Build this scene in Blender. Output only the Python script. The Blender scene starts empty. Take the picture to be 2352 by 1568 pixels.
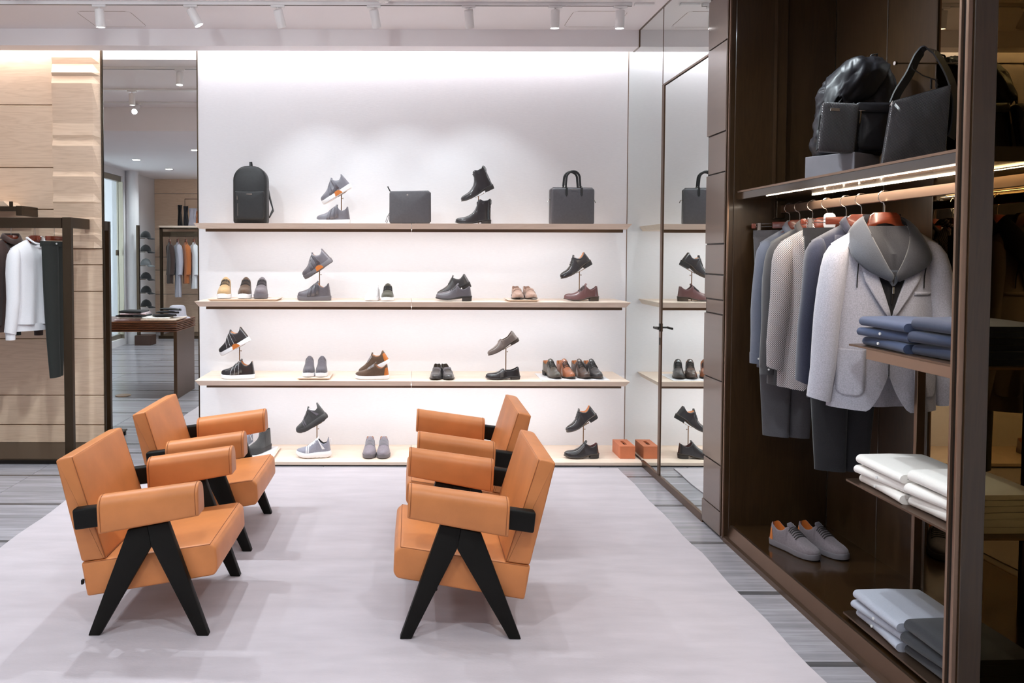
import bpy, bmesh, math, random
from mathutils import Vector, Matrix, noise

# ------------------------------------------------------------------ camera, world, exposure
SC = bpy.context.scene
COL = SC.collection
R = math.radians
CAM_H, FPX, PITCH, ROLL, PPX, PPY = 1.69, 1786.0, 0.0343, 0.0023, 943.6, 644.4
cam = bpy.data.cameras.new('camera')
cam_o = bpy.data.objects.new('camera', cam)
COL.objects.link(cam_o)
cam.sensor_fit = 'HORIZONTAL'
cam.sensor_width = 36
cam.lens = 36 * FPX / 2352
cam.shift_x = (1176 - PPX) / 2352
cam.shift_y = -(784 - PPY) / 2352
cam.clip_start = 0.05
cam_o.matrix_world = Matrix.Translation((0, 0, CAM_H)) @ Matrix.Rotation(math.pi / 2 - PITCH, 4, 'X') @ Matrix.Rotation(ROLL, 4, 'Z')
SC.camera = cam_o

world = bpy.data.worlds.new('daylight')
SC.world = world
world.use_nodes = True
world.node_tree.nodes['Background'].inputs[0].default_value = (0.85, 0.93, 1.0, 1)
world.node_tree.nodes['Background'].inputs[1].default_value = 6.0
vs = SC.view_settings
vs.view_transform = 'Standard'
vs.look = 'None'
vs.exposure = 0.62
vs.gamma = 1
vs.use_curve_mapping = False

# light levels (watts): cove tube, shelf LED strips, shop spots, cabinet strips
W_COVE, W_SHELF, W_SPOT, W_FLOOD, W_CAB = 20.0, 5.5, 21.0, 54.0, 4.2
W_WASH, W_DOWN = 33.0, 82.0
C_SPOT, C_LED = (0.84, 0.95, 1.0), (0.84, 0.94, 1.0)


# ------------------------------------------------------------------ mesh helpers
def lin(c):
    return tuple(((x / 255) / 12.92 if x / 255 <= 0.04045 else ((x / 255 + 0.055) / 1.055) ** 2.4) for x in c)


def at(px, py, Y):
    """the world point that photograph pixel (px, py) shows at depth Y"""
    a, b = px - PPX, py - PPY
    c, s = math.cos(ROLL), math.sin(ROLL)
    A, B = a * c + b * s, -a * s + b * c
    u = -B / FPX
    cp, sp = math.cos(PITCH), math.sin(PITCH)
    d = Vector((A / FPX, cp + u * sp, -sp + u * cp))
    d *= Y / d.y
    return Vector((d.x, d.y, d.z + CAM_H))


def bx(x0, x1, y0, y1, z0, z1, b=0, seg=1):
    if b <= 0:
        v = [(x, y, z) for x in (x0, x1) for y in (y0, y1) for z in (z0, z1)]
        return v, [(0, 1, 3, 2), (4, 6, 7, 5), (0, 4, 5, 1), (2, 3, 7, 6), (0, 2, 6, 4), (1, 5, 7, 3)]
    bm = bmesh.new()
    bmesh.ops.create_cube(bm, size=1)
    for w in bm.verts:
        w.co = ((x0 + x1) / 2 + w.co.x * (x1 - x0), (y0 + y1) / 2 + w.co.y * (y1 - y0), (z0 + z1) / 2 + w.co.z * (z1 - z0))
    bmesh.ops.bevel(bm, geom=bm.edges[:], offset=b, segments=seg, affect='EDGES', profile=0.5)
    return out(bm)


def out(bm):
    bm.verts.ensure_lookup_table()
    bm.verts.index_update()
    v = [tuple(w.co) for w in bm.verts]
    f = [tuple(w.index for w in p.verts) for p in bm.faces]
    bm.free()
    return v, f


def J(*parts):
    V, F = [], []
    for v, f in parts:
        n = len(V)
        V += list(v)
        F += [tuple(i + n for i in p) for p in f]
    return V, F


def T(vf, m):
    return [tuple(m @ Vector(p)) for p in vf[0]], vf[1]


def prism(poly, a0, a1, axis='y', b=0, seg=2):
    """polygon (p, q) extruded along an axis: y -> (x, z), x -> (y, z), z -> (x, y)"""
    def pt(p, q, a):
        return {'y': (p, a, q), 'x': (a, p, q), 'z': (p, q, a)}[axis]
    n = len(poly)
    v = [pt(p, q, a0) for p, q in poly] + [pt(p, q, a1) for p, q in poly]
    f = [tuple(range(n)), tuple(range(2 * n - 1, n - 1, -1))] + [(i, n + i, n + (i + 1) % n, (i + 1) % n) for i in range(n)]
    bm = bmesh.new()
    vv = [bm.verts.new(p) for p in v]
    for p in f:
        bm.faces.new([vv[i] for i in p])
    bmesh.ops.recalc_face_normals(bm, faces=bm.faces[:])
    if b > 0:
        bmesh.ops.bevel(bm, geom=bm.edges[:], offset=b, segments=seg, affect='EDGES', profile=0.5, clamp_overlap=True)
    return out(bm)


def loft(rings, closed=True, caps=True):
    n = len(rings[0])
    v = [tuple(p) for r in rings for p in r]
    f = []
    for i in range(len(rings) - 1):
        for j in range(n if closed else n - 1):
            k = (j + 1) % n
            f.append((i * n + j, i * n + k, (i + 1) * n + k, (i + 1) * n + j))
    if caps and closed:
        f.append(tuple(range(n - 1, -1, -1)))
        f.append(tuple(range((len(rings) - 1) * n, len(rings) * n)))
    return v, f


def tube(path, r, n=8, closed=False, flat=None):
    """round tube (or flat=(half width, half thickness) strap, width along flat[2]) along a path"""
    P = [Vector(p) for p in path]
    m = len(P)
    rings = []
    up = Vector((0, 0, 1))
    prev = None
    for i in range(m):
        a, b = (P[(i - 1) % m], P[(i + 1) % m]) if closed else (P[max(i - 1, 0)], P[min(i + 1, m - 1)])
        t = (b - a).normalized()
        if flat:
            s = Vector(flat[2]).normalized()
            s = (s - t * s.dot(t)).normalized()
            u = t.cross(s)
            w, h = flat[0], flat[1]
            rings.append([P[i] + s * w + u * h, P[i] - s * w + u * h, P[i] - s * w - u * h, P[i] + s * w - u * h])
            continue
        if prev is None:
            ref = up if abs(t.z) < 0.9 else Vector((1, 0, 0))
            s = t.cross(ref).normalized()
        else:
            s = (prev - t * prev.dot(t)).normalized()
        prev = s
        u = t.cross(s)
        rr = r[i] if isinstance(r, (list, tuple)) else r
        rings.append([P[i] + (s * math.cos(2 * math.pi * k / n) + u * math.sin(2 * math.pi * k / n)) * rr for k in range(n)])
    if closed:
        v, f = loft(rings + [rings[0]], True, False)
        return v, f
    return loft(rings, True, True)


def cyl(x, y, z0, z1, r, n=24, r2=None):
    r2 = r if r2 is None else r2
    return loft([[(x + q * math.cos(2 * math.pi * k / n), y + q * math.sin(2 * math.pi * k / n), z) for k in range(n)] for z, q in ((z0, r), (z1, r2))])


def lathe(prof, n=24, o=(0, 0, 0)):
    return loft([[(o[0] + r * math.cos(2 * math.pi * k / n), o[1] + r * math.sin(2 * math.pi * k / n), o[2] + z) for k in range(n)] for r, z in prof])


def arc(cx, cy, r, a0, a1, n):
    return [(cx + r * math.cos(R(a0 + (a1 - a0) * i / n)), cy + r * math.sin(R(a0 + (a1 - a0) * i / n))) for i in range(n + 1)]


def rrect(x0, x1, y0, y1, r, n=5):
    return arc(x1 - r, y1 - r, r, 0, 90, n) + arc(x0 + r, y1 - r, r, 90, 180, n) + arc(x0 + r, y0 + r, r, 180, 270, n) + arc(x1 - r, y0 + r, r, 270, 360, n)


def cr(pts, s):
    """smooth curve through control points (s, value)"""
    if s <= pts[0][0]:
        return pts[0][1]
    if s >= pts[-1][0]:
        return pts[-1][1]
    for i in range(len(pts) - 1):
        if pts[i][0] <= s <= pts[i + 1][0]:
            break
    x0, y0 = pts[i]
    x1, y1 = pts[i + 1]
    h = x1 - x0

    def sl(j):
        if j <= 0 or j >= len(pts) - 1:
            k = 0 if j <= 0 else len(pts) - 2
            return (pts[k + 1][1] - pts[k][1]) / (pts[k + 1][0] - pts[k][0])
        d0 = (pts[j][1] - pts[j - 1][1]) / (pts[j][0] - pts[j - 1][0])
        d1 = (pts[j + 1][1] - pts[j][1]) / (pts[j + 1][0] - pts[j][0])
        return 0 if d0 * d1 <= 0 else 2 * d0 * d1 / (d0 + d1)
    t = (s - x0) / h
    return (2 * t**3 - 3 * t * t + 1) * y0 + (t**3 - 2 * t * t + t) * h * sl(i) + (-2 * t**3 + 3 * t * t) * y1 + (t**3 - t * t) * h * sl(i + 1)


def spl(path, n=5):
    """smooth a polyline"""
    m = len(path) - 1
    return [tuple(cr([(k, p[d]) for k, p in enumerate(path)], t / n) for d in range(3)) for t in range(n * m + 1)]


def mo(name, vf, mat, parent=None, smooth=False, sub=0, angle=40, solid=0):
    v, f = vf
    me = bpy.data.meshes.new(name)
    me.from_pydata([tuple(p) for p in v], [], [tuple(p) for p in f])
    bm = bmesh.new()
    bm.from_mesh(me)
    bmesh.ops.remove_doubles(bm, verts=bm.verts[:], dist=1e-5)
    bmesh.ops.recalc_face_normals(bm, faces=bm.faces[:])
    bm.to_mesh(me)
    bm.free()
    me.materials.append(MATS[mat] if isinstance(mat, str) else mat)
    if smooth:
        me.shade_smooth()
        if angle < 180:
            me.set_sharp_from_angle(angle=R(angle))
    o = bpy.data.objects.new(name, me)
    COL.objects.link(o)
    o.parent = parent
    if solid:
        md = o.modifiers.new('thick', 'SOLIDIFY')
        md.thickness = solid
        md.offset = 0
    if sub:
        md = o.modifiers.new('sub', 'SUBSURF')
        md.levels = md.render_levels = sub
    return o


def tag(o, label=None, cat=None, group=None, kind=None):
    for k, x in (('label', label), ('category', cat), ('group', group), ('kind', kind)):
        if x:
            o[k] = x
    return o


def thing(name, label, cat, loc=(0, 0, 0), rot=(0, 0, 0), group=None, kind=None, scale=None):
    o = bpy.data.objects.new(name, None)
    o.empty_display_size = 0.05
    COL.objects.link(o)
    o.location = loc
    o.rotation_euler = rot
    if scale:
        o.scale = scale
    return tag(o, label, cat, group, kind)


def dup(o, parent=None, **kw):
    c = o.copy()
    COL.objects.link(c)
    c.parent = parent
    for ch in list(o.children):
        dup(ch, c)
    for k, x in kw.items():
        if k == 'loc':
            c.location = x
        elif k == 'rot':
            c.rotation_euler = x
        elif k == 'scale':
            c.scale = x
        else:
            c[k] = x
    return c


def lamp(name, kind, loc, energy, color=(1, 1, 1), size=None, rot=None, aim=None, parent=None, spot=None, blend=0.6, radius=0.03):
    l = bpy.data.lights.new(name, kind)
    l.energy = energy
    l.color = color
    if kind == 'AREA':
        l.shape = 'RECTANGLE'
        l.size, l.size_y = size
    if kind == 'SPOT':
        l.spot_size = R(spot)
        l.spot_blend = blend
        l.shadow_soft_size = radius
    if kind == 'POINT':
        l.shadow_soft_size = radius
    o = bpy.data.objects.new(name, l)
    COL.objects.link(o)
    o.location = loc
    if aim is not None:
        o.rotation_euler = (Vector(aim) - Vector(loc)).to_track_quat('-Z', 'Y').to_euler()
    elif rot:
        o.rotation_euler = rot
    o.parent = parent
    return o


# ------------------------------------------------------------------ materials
MATS = {}


def pmat(name, col, rough=0.5, metal=0, var=0.0, vscale=12, vstretch=(1, 1, 1), bump=0.0, bscale=200, bstretch=(1, 1, 1), spec=0.5, coat=0, coat_rough=0.1, sheen=0, coord='Object', bdist=0.002, detail=4):
    m = bpy.data.materials.new(name)
    m.use_nodes = True
    nt = m.node_tree
    N, L = nt.nodes, nt.links
    b = N['Principled BSDF']
    c = lin(col)
    b.inputs['Base Color'].default_value = (*c, 1)
    b.inputs['Roughness'].default_value = rough
    b.inputs['Metallic'].default_value = metal
    b.inputs['Specular IOR Level'].default_value = spec
    b.inputs['Coat Weight'].default_value = coat
    b.inputs['Coat Roughness'].default_value = coat_rough
    if sheen:
        b.inputs['Sheen Weight'].default_value = sheen
    if var or bump:
        if coord == 'World':
            tc = N.new('ShaderNodeNewGeometry').outputs['Position']
        else:
            tc = N.new('ShaderNodeTexCoord').outputs[coord]

    def tex(scale, stretch, det):
        mp = N.new('ShaderNodeMapping')
        L.new(tc, mp.inputs['Vector'])
        mp.inputs['Scale'].default_value = stretch
        n = N.new('ShaderNodeTexNoise')
        n.inputs['Scale'].default_value = scale
        n.inputs['Detail'].default_value = det
        L.new(mp.outputs[0], n.inputs['Vector'])
        return n
    if var:
        n = tex(vscale, vstretch, detail)
        r = N.new('ShaderNodeValToRGB')
        r.color_ramp.elements[0].position = 0.28
        r.color_ramp.elements[1].position = 0.72
        r.color_ramp.elements[0].color = (*[x * (1 - var) for x in c], 1)
        r.color_ramp.elements[1].color = (*[min(1, x * (1 + var)) for x in c], 1)
        L.new(n.outputs['Fac'], r.inputs[0])
        L.new(r.outputs[0], b.inputs['Base Color'])
    if bump:
        n = tex(bscale, bstretch, 2)
        bp = N.new('ShaderNodeBump')
        bp.inputs['Strength'].default_value = bump
        bp.inputs['Distance'].default_value = bdist
        L.new(n.outputs['Fac'], bp.inputs['Height'])
        L.new(bp.outputs[0], b.inputs['Normal'])
    MATS[name] = m
    return m


def emat(name, col, strength):
    m = bpy.data.materials.new(name)
    m.use_nodes = True
    b = m.node_tree.nodes['Principled BSDF']
    b.inputs['Base Color'].default_value = (*lin(col), 1)
    b.inputs['Emission Color'].default_value = (*lin(col), 1)
    b.inputs['Emission Strength'].default_value = strength
    MATS[name] = m


def wood(name, c0, c1, rough=0.4, axis=0, scale=1.0, coat=0, spec=0.5, coord='Object'):
    """grain runs along axis 0 (x), 1 (y) or 2 (z)"""
    m = pmat(name, c0, rough, coat=coat, spec=spec)
    nt = m.node_tree
    N, L = nt.nodes, nt.links
    b = N['Principled BSDF']
    tc = N.new('ShaderNodeNewGeometry').outputs['Position'] if coord == 'World' else N.new('ShaderNodeTexCoord').outputs['Object']
    st = [7.0, 7.0, 7.0]
    st[axis] = 0.55
    mp = N.new('ShaderNodeMapping')
    mp.inputs['Scale'].default_value = [x * scale for x in st]
    L.new(tc, mp.inputs[0])
    n1 = N.new('ShaderNodeTexNoise')
    n1.inputs['Scale'].default_value = 1.3
    n1.inputs['Detail'].default_value = 3
    n1.inputs['Distortion'].default_value = 1.2
    L.new(mp.outputs[0], n1.inputs['Vector'])
    mul = N.new('ShaderNodeMath')
    mul.operation = 'MULTIPLY'
    mul.inputs[1].default_value = 9.0
    L.new(n1.outputs['Fac'], mul.inputs[0])
    fr = N.new('ShaderNodeMath')
    fr.operation = 'PINGPONG'
    fr.inputs[1].default_value = 0.5
    L.new(mul.outputs[0], fr.inputs[0])
    n2 = N.new('ShaderNodeTexNoise')
    n2.inputs['Scale'].default_value = 14
    n2.inputs['Detail'].default_value = 3
    L.new(mp.outputs[0], n2.inputs['Vector'])
    ad = N.new('ShaderNodeMath')
    ad.operation = 'MULTIPLY_ADD'
    ad.inputs[1].default_value = 0.9
    L.new(fr.outputs[0], ad.inputs[0])
    L.new(n2.outputs['Fac'], ad.inputs[2])
    r = N.new('ShaderNodeValToRGB')
    r.color_ramp.elements[0].position = 0.3
    r.color_ramp.elements[1].position = 0.9
    r.color_ramp.elements[0].color = (*lin(c1), 1)
    r.color_ramp.elements[1].color = (*lin(c0), 1)
    L.new(ad.outputs[0], r.inputs[0])
    L.new(r.outputs[0], b.inputs['Base Color'])
    return m


def mirror_mat(name, col, rough=0.0, darken=1.0):
    m = bpy.data.materials.new(name)
    m.use_nodes = True
    nt = m.node_tree
    b = nt.nodes['Principled BSDF']
    b.inputs['Base Color'].default_value = (*[x * darken for x in lin(col)], 1)
    b.inputs['Metallic'].default_value = 1
    b.inputs['Roughness'].default_value = rough
    MATS[name] = m


wood('oak', (238, 210, 184), (224, 194, 166), 0.42, 0, coord='World')
wood('oak_shelf', (240, 218, 200), (230, 206, 186), 0.4, 0, coord='World')
wood('walnut', (120, 70, 42), (76, 40, 22), 0.3, 0)
wood('espresso', (58, 40, 22), (48, 32, 16), 0.32, 2, coord='World', coat=0.25)
wood('espresso_floor', (52, 35, 19), (44, 28, 14), 0.18, 1, coord='World', coat=0.5)
pmat('bronze_wood', (104, 86, 75), 0.3, var=0.03, vscale=6, vstretch=(1, 0.2, 6), coord='World', coat=0.4)
wood('hanger_wood', (112, 46, 24), (92, 36, 18), 0.3, 0, coat=0.4)
pmat('wall_fabric', (236, 233, 236), 0.85, var=0.02, vscale=30, vstretch=(1, 1, 8), bump=0.25, bscale=120, bstretch=(0.25, 1, 3), coord='World', spec=0.2)
pmat('ceiling_paint', (243, 236, 237), 0.9, var=0.01, vscale=3, spec=0.2)
pmat('plaster', (226, 223, 225), 0.9, var=0.01, vscale=3, spec=0.2)
pmat('white_metal', (236, 232, 232), 0.4)
pmat('bronze', (110, 88, 72), 0.32, metal=0.85, var=0.06, vscale=4)
pmat('bronze_dark', (72, 58, 44), 0.38, metal=0.7, var=0.08, vscale=4)
pmat('bronze_trim', (142, 116, 98), 0.3, metal=0.8)
pmat('steel', (190, 186, 182), 0.22, metal=1)
pmat('black_metal', (38, 33, 28), 0.45, metal=0.3)
pmat('grout', (214, 210, 214), 0.8)
mirror_mat('mirror', (226, 228, 226))
mirror_mat('mirror_pale', (234, 240, 238))
mirror_mat('bronze_mirror', (150, 126, 88), 0.0, 0.55)
pmat('leather_tan', (202, 126, 72), 0.42, var=0.10, vscale=7, bump=0.12, bscale=260, spec=0.45)
pmat('seam_tan', (150, 84, 40), 0.5)
pmat('black_wood', (17, 15, 12), 0.55, var=0.15, vscale=10, vstretch=(1, 1, 1), spec=0.2)
emat('led', (255, 250, 246), 6.0)
emat('led_warm', (255, 232, 205), 5.0)
emat('lens', (255, 252, 250), 14.0)


def stone(name, c, light, dark):
    m = pmat(name, c, 0.22, spec=0.5)
    nt = m.node_tree
    N, L = nt.nodes, nt.links
    b = N['Principled BSDF']
    g = N.new('ShaderNodeNewGeometry').outputs['Position']
    oi = N.new('ShaderNodeObjectInfo').outputs['Random']
    cx = N.new('ShaderNodeCombineXYZ')
    L.new(oi, cx.inputs[2])
    mp = N.new('ShaderNodeMapping')
    mp.inputs['Scale'].default_value = (0.5, 9.0, 1)
    L.new(g, mp.inputs[0])
    va = N.new('ShaderNodeVectorMath')
    va.operation = 'MULTIPLY_ADD'
    va.inputs[1].default_value = (0, 0, 9)
    L.new(cx.outputs[0], va.inputs[0])
    L.new(mp.outputs[0], va.inputs[2])
    n = N.new('ShaderNodeTexNoise')
    n.inputs['Scale'].default_value = 2.2
    n.inputs['Detail'].default_value = 7
    n.inputs['Roughness'].default_value = 0.68
    L.new(va.outputs[0], n.inputs['Vector'])
    r = N.new('ShaderNodeValToRGB')
    e = r.color_ramp.elements
    e[0].position, e[0].color = 0.25, (*lin(dark), 1)
    e[1].position, e[1].color = 0.78, (*lin(light), 1)
    k = e.new(0.5)
    k.color = (*lin(c), 1)
    L.new(n.outputs['Fac'], r.inputs[0])
    L.new(r.outputs[0], b.inputs['Base Color'])


stone('stone_tile', (148, 144, 150), (184, 181, 188), (122, 119, 124))
stone('stone_strip', (84, 82, 84), (104, 102, 104), (66, 64, 66))


def rug_mat():
    m = pmat('rug', (184, 174, 179), 0.95, var=0.08, vscale=3.0, vstretch=(1, 3.5, 1), bump=0.35, bscale=160, bstretch=(0.35, 1.6, 1), coord='World', spec=0.1, sheen=0.2)


rug_mat()
# ------------------------------------------------------------------ the room
YW, XL, XR, ML = 6.695, -1.827, 1.855, -2.647
ZC, YB, ZB, YB2 = 3.513, 6.384, 3.378, 6.544
YC, YD, YM, ZT = 4.56, 4.87, 5.78, 2.94
YG = 2.61                       # near end of the dark cabinet
LOWC, YLOW = 3.22, 3.6          # lower ceiling of the front of the shop


def struct(name, vf, mat, **k):
    return tag(mo(name, vf, mat, **k), kind='structure')


floor = struct('floor', bx(-8, 3.4, -3.2, 7.0, -0.12, -0.006), 'grout')
xs = [-8.0] + [-2.892 + 1.1 * k for k in range(-4, 6)] + [3.4]
ys = [5.17 + 0.6765 * k for k in range(-13, 4)]
g = 0.0022
cache = {}
for i in range(len(xs) - 1):
    for j in range(len(ys) - 1):
        w, d = xs[i + 1] - xs[i], ys[j + 1] - ys[j] - 0.038
        key = (round(w, 3), round(d, 3))
        if ys[j] > 6.75:
            continue
        loc = (xs[i], ys[j] + 0.038, 0)
        if key in cache:
            o = cache[key].copy()
            COL.objects.link(o)
        else:
            o = cache[key] = mo('tile', bx(g, w - g, 0.001, d - 0.001, -0.006, 0, 0.0012), 'stone_tile', floor)
        o.location = loc
for j in range(len(ys)):
    if j == 0:
        st = mo('inlay_strip', bx(-8, 3.4, 0.001, 0.037, -0.006, 0), 'stone_strip', floor)
    else:
        st = st.copy()
        COL.objects.link(st)
    st.location = (0, ys[j], 0)

# white fabric wall, joined panels
wb = struct('wall_back', bx(-8, 3.4, YW + 0.03, YW + 0.2, 0, 3.9), 'plaster')
mo('fabric_panel', bx(XL + 0.004, XR, YW, YW + 0.03, 0, 3.62), 'wall_fabric', wb)
mo('edge_trim', bx(XL - 0.004, XL + 0.004, YW - 0.004, YW + 0.03, 0, 3.62), 'bronze_dark', wb)
struct('trim_1', bx(XR - 0.003, XR, YW - 0.003, YW, 0.04, 3.5), 'bronze_trim')

# ceiling with bulkhead and cove
ce = struct('ceiling', bx(-8, 3.4, YLOW, YB, ZC, ZC + 0.3), 'ceiling_paint')
mo('bulkhead', J(bx(-8, XR, YB, YB2, ZB, ZC + 0.3), bx(-8, XR, YB2, YW + 0.05, 3.72, 3.82)), 'ceiling_paint', ce)
mo('step', bx(-8, 3.4, YLOW - 0.1, YLOW, LOWC, ZC + 0.3), 'ceiling_paint', ce)
mo('low_ceiling', bx(-8, 3.4, -3.2, YLOW - 0.1, LOWC, LOWC + 0.3), 'ceiling_paint', ce)


def outline(pts, r=0.0016):
    return tube([(x, y, 0) for x, y in pts], r, 5, closed=True)


for (x0, x1, y0, y1) in ((-2.535, -2.127, 5.93, 6.33), (1.22, 1.63, 5.9, 6.3)):
    ap = mo('access_panel', bx(x0 + 0.003, x1 - 0.003, y0 + 0.003, y1 - 0.003, ZC - 0.0012, ZC + 0.001, 0.0005), 'ceiling_paint', ce)
    mo('seam', T(outline(rrect(x0, x1, y0, y1, 0.05)), Matrix.Translation((0, 0, ZC))), 'bronze_trim', ap)
sm = thing('smoke_detector', 'round white smoke detector on the ceiling above the track', 'smoke detector', (-0.2, 5.60, ZC))
mo('body', lathe([(0.0, -0.034), (0.03, -0.034), (0.036, -0.03), (0.04, -0.018), (0.055, -0.014), (0.056, 0)], 28), 'white_metal', sm, True)
mo('sensor_ring', lathe([(0.0, -0.037), (0.012, -0.037), (0.014, -0.033)], 16), 'white_metal', sm, True)

cv = thing('cove_light', 'long warm light tube hidden in the cove above the shoe wall', 'light', (0, 6.60, 3.60))
mo('diffuser', bx(-5.4, XR - 0.01, 0.0, 0.05, 0.03, 0.05, 0.004), 'led', cv)
lamp('cove_glow', 'AREA', (-1.75, 0.03, 0.02), W_COVE, C_LED, (7.1, 0.06), rot=(0, 0, 0), parent=cv)

# outer walls of the shop, seen in the mirrors
struct('wall_front', J(bx(-8, 3.4, -3.2, -2.75, 0, 3.4)), 'plaster')
struct('wall_right', J(bx(2.62, 3.4, -3.2, 6.7, 0, 3.9)), 'plaster')
wl = struct('wall_left', J(bx(-5.5, -5.3, 1.0, 6.7, 0, 3.9), bx(-5.5, -5.3, -3.2, -0.95, 0, 3.4), bx(-5.5, -5.3, -0.95, 1.0, 3.1, 3.4), bx(-5.5, -5.3, -0.95, 1.0, 0, 0.12)), 'plaster')
win = tag(bpy.data.objects.new('window_1', None), kind='structure')
COL.objects.link(win)
win.location = (-5.38, 0, 0)
pmat('glass_frame', (150, 142, 128), 0.35, metal=0.7)
gm = bpy.data.materials.new('clear_glass')
gm.use_nodes = True
gb = gm.node_tree.nodes['Principled BSDF']
gb.inputs['Base Color'].default_value = (0.86, 0.95, 0.95, 1)
gb.inputs['Transmission Weight'].default_value = 1
gb.inputs['Roughness'].default_value = 0
gb.inputs['IOR'].default_value = 1.05
MATS['clear_glass'] = gm
mo('pane', bx(-0.006, 0.006, -0.1, 1.0, 0.12, 3.1), 'clear_glass', win)
mo('pane', bx(-0.006, 0.006, -0.93, -0.12, 0.12, 3.1), 'clear_glass', win)
mo('window_frame', J(bx(-0.03, 0.05, -0.95, 1.0, 3.0, 3.1), bx(-0.03, 0.03, -0.12, -0.10, 0.12, 3.0), bx(-0.03, 0.09, -0.95, -0.93, 0.12, 3.0), bx(-0.03, 0.03, -0.95, 1.0, 0.12, 0.2)), 'glass_frame', win)
mo('window_handle', bx(0.01, 0.05, -0.8, -0.76, 1.65, 1.75, 0.004), 'bronze_dark', win)
tag(mo('street_facade', bx(-9.2, -9.0, -4, 6, -0.5, 6), pmat('pale_facade', (226, 230, 234), 0.8, var=0.2, vscale=1.2)), 'pale stone facade across the street outside the shop window', 'building')
col = tag(mo('column_1', cyl(-5.20, -1.16, 0, LOWC, 0.115, 36), 'plaster', smooth=True), kind='structure')

# oak wall on the left and its carved end
ow = thing('wall_oak', None, None, (0, 0, 0), kind='structure')
zz = [3.62, 2.959, 2.426, 2.069, 1.594, 1.365, 0.955, 0.464, 0.206, 0.05]
for k in range(len(zz) - 1):
    z1, z0 = zz[k], zz[k + 1]
    xr = -3.063 if k < 3 else ML - 0.006
    if k == 3:
        mo('oak_plank', bx(-5.3, -3.063 - 0.002, YW - 0.0, YW + 0.03, 1.733, z1 - 0.007, 0.003), 'oak', ow)
        mo('oak_plank', bx(-5.3, xr, YW - 0.0, YW + 0.03, z0, 1.733 - 0.007, 0.003), 'oak', ow)
        continue
    mo('oak_plank', bx(-5.3, xr - 0.002, YW - 0.0, YW + 0.03, z0, z1 - 0.007, 0.003), 'oak', ow)
mo('joint_backing', bx(-5.3, ML - 0.006, YW + 0.026, YW + 0.034, 0.05, 3.62), pmat('oak_shadow', (205, 168, 132), 0.7), ow)


def carved(z_list):
    """one carved strip: profile of (z, relief), with hipped right end"""
    x0, x1, x2 = -3.063, -2.72, ML - 0.008
    a = [[(x0, YW + 0.03, z), (x0, YW - d * 0.8, z), (x1, YW - d * 0.8, z), (x2, YW - 0.004, z), (x2, YW + 0.03, z)] for z, d in z_list]
    return loft(a)


prof = [(3.62, .012), (3.354, .026), (3.303, .004), (3.226, .032), (3.201, .012), (3.135, .034), (2.826, .012), (2.80, .010), (2.698, .02), (2.676, .006), (2.606, .032), (2.388, .012), (2.345, .034), (2.20, .014), (2.13, .036), (2.115, .022), (2.0, .012), (1.985, .034), (1.87, .012), (1.85, .034), (1.79, .012), (1.733, .026)]
for s in ((0, 3), (2, 5), (4, 7), (6, 9), (8, 11), (10, 13), (12, 15), (14, 17), (16, 19), (18, 21)):
    mo('carved_strip', carved(prof[s[0]:s[1] + 1][:3] if s[0] < 18 else prof[18:22]), 'oak', ow)

pl = thing('wall_plinth', 'low dark bronze plinth below the oak wall', 'plinth', (0, 0, 0))
mo('top', bx(-5.3, ML - 0.004, 6.16, YW + 0.02, 0.036, 0.05, 0.002), 'bronze_dark', pl)
mo('toe_kick', bx(-5.3, ML - 0.004, 6.19, 6.22, 0, 0.036), 'black_metal', pl)

# tall wall mirror between the oak and the white wall
wm = thing('wall_mirror', 'tall frameless mirror between the oak panelling and the shoe wall', 'mirror', (0, 0, 0))
mo('glass', bx(ML + 0.012, XL - 0.006, YW, YW + 0.02, 0.0, 3.62), 'mirror', wm)
mo('frame', J(bx(ML, ML + 0.010, YW - 0.012, YW + 0.02, 0, 3.62), bx(XL - 0.006, XL - 0.003, YW - 0.004, YW + 0.02, 0, 3.62)), 'bronze_dark', wm)

# mirrored door wall on the right: X = XR
dr = thing('door_1', 'frameless mirror door with slim bronze lever handle in the right wall', 'door', (XR, 0, 0), kind='structure')
mo('mirror_pane', bx(0, 0.012, YD + 0.006, YM - 0.052, 0.05, ZT - 0.02), 'mirror_pale', dr)
mo('stile', bx(-0.006, 0.016, YM - 0.05, YM - 0.002, 0.05, ZT - 0.012, 0.002), 'bronze', dr)
mo('rail', bx(-0.006, 0.016, YD, YM - 0.002, ZT - 0.014, ZT, 0.002), 'bronze', dr)
hd = mo('handle', J(tube([(-0.004, YM - 0.028, 1.15), (-0.05, YM - 0.028, 1.15)], 0.007), bx(-0.057, -0.045, YM - 0.135, YM - 0.02, 1.142, 1.158, 0.003), bx(-0.012, -0.004, YM - 0.04, YM - 0.016, 1.12, 1.18, 0.002)), 'black_metal', dr)
mo('lock', bx(-0.010, -0.004, YM - 0.038, YM - 0.018, 1.02, 1.075, 0.002), 'black_metal', dr)
fp = thing('mirror_panel', 'full-height fixed mirror panel in the corner beside the shoe shelves', 'mirror', (XR, 0, 0))
mo('glass', bx(0, 0.012, YM + 0.004, YW, 0.05, ZC + 0.1), 'mirror_pale', fp)
mo('joint', bx(-0.002, 0.012, YM - 0.003, YM + 0.003, 0.05, ZC + 0.1), 'bronze', fp)
tp = thing('transom_mirror', 'upper mirror panel above the mirror door', 'mirror', (XR, 0, 0))
mo('glass', bx(0, 0.012, YD, YM - 0.004, ZT + 0.004, ZC + 0.1), 'mirror_pale', tp)
struct('baseboard_right', bx(XR - 0.012, XR + 0.012, YD - 0.01, 6.16, 0, 0.05, 0.002), 'bronze')
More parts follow.
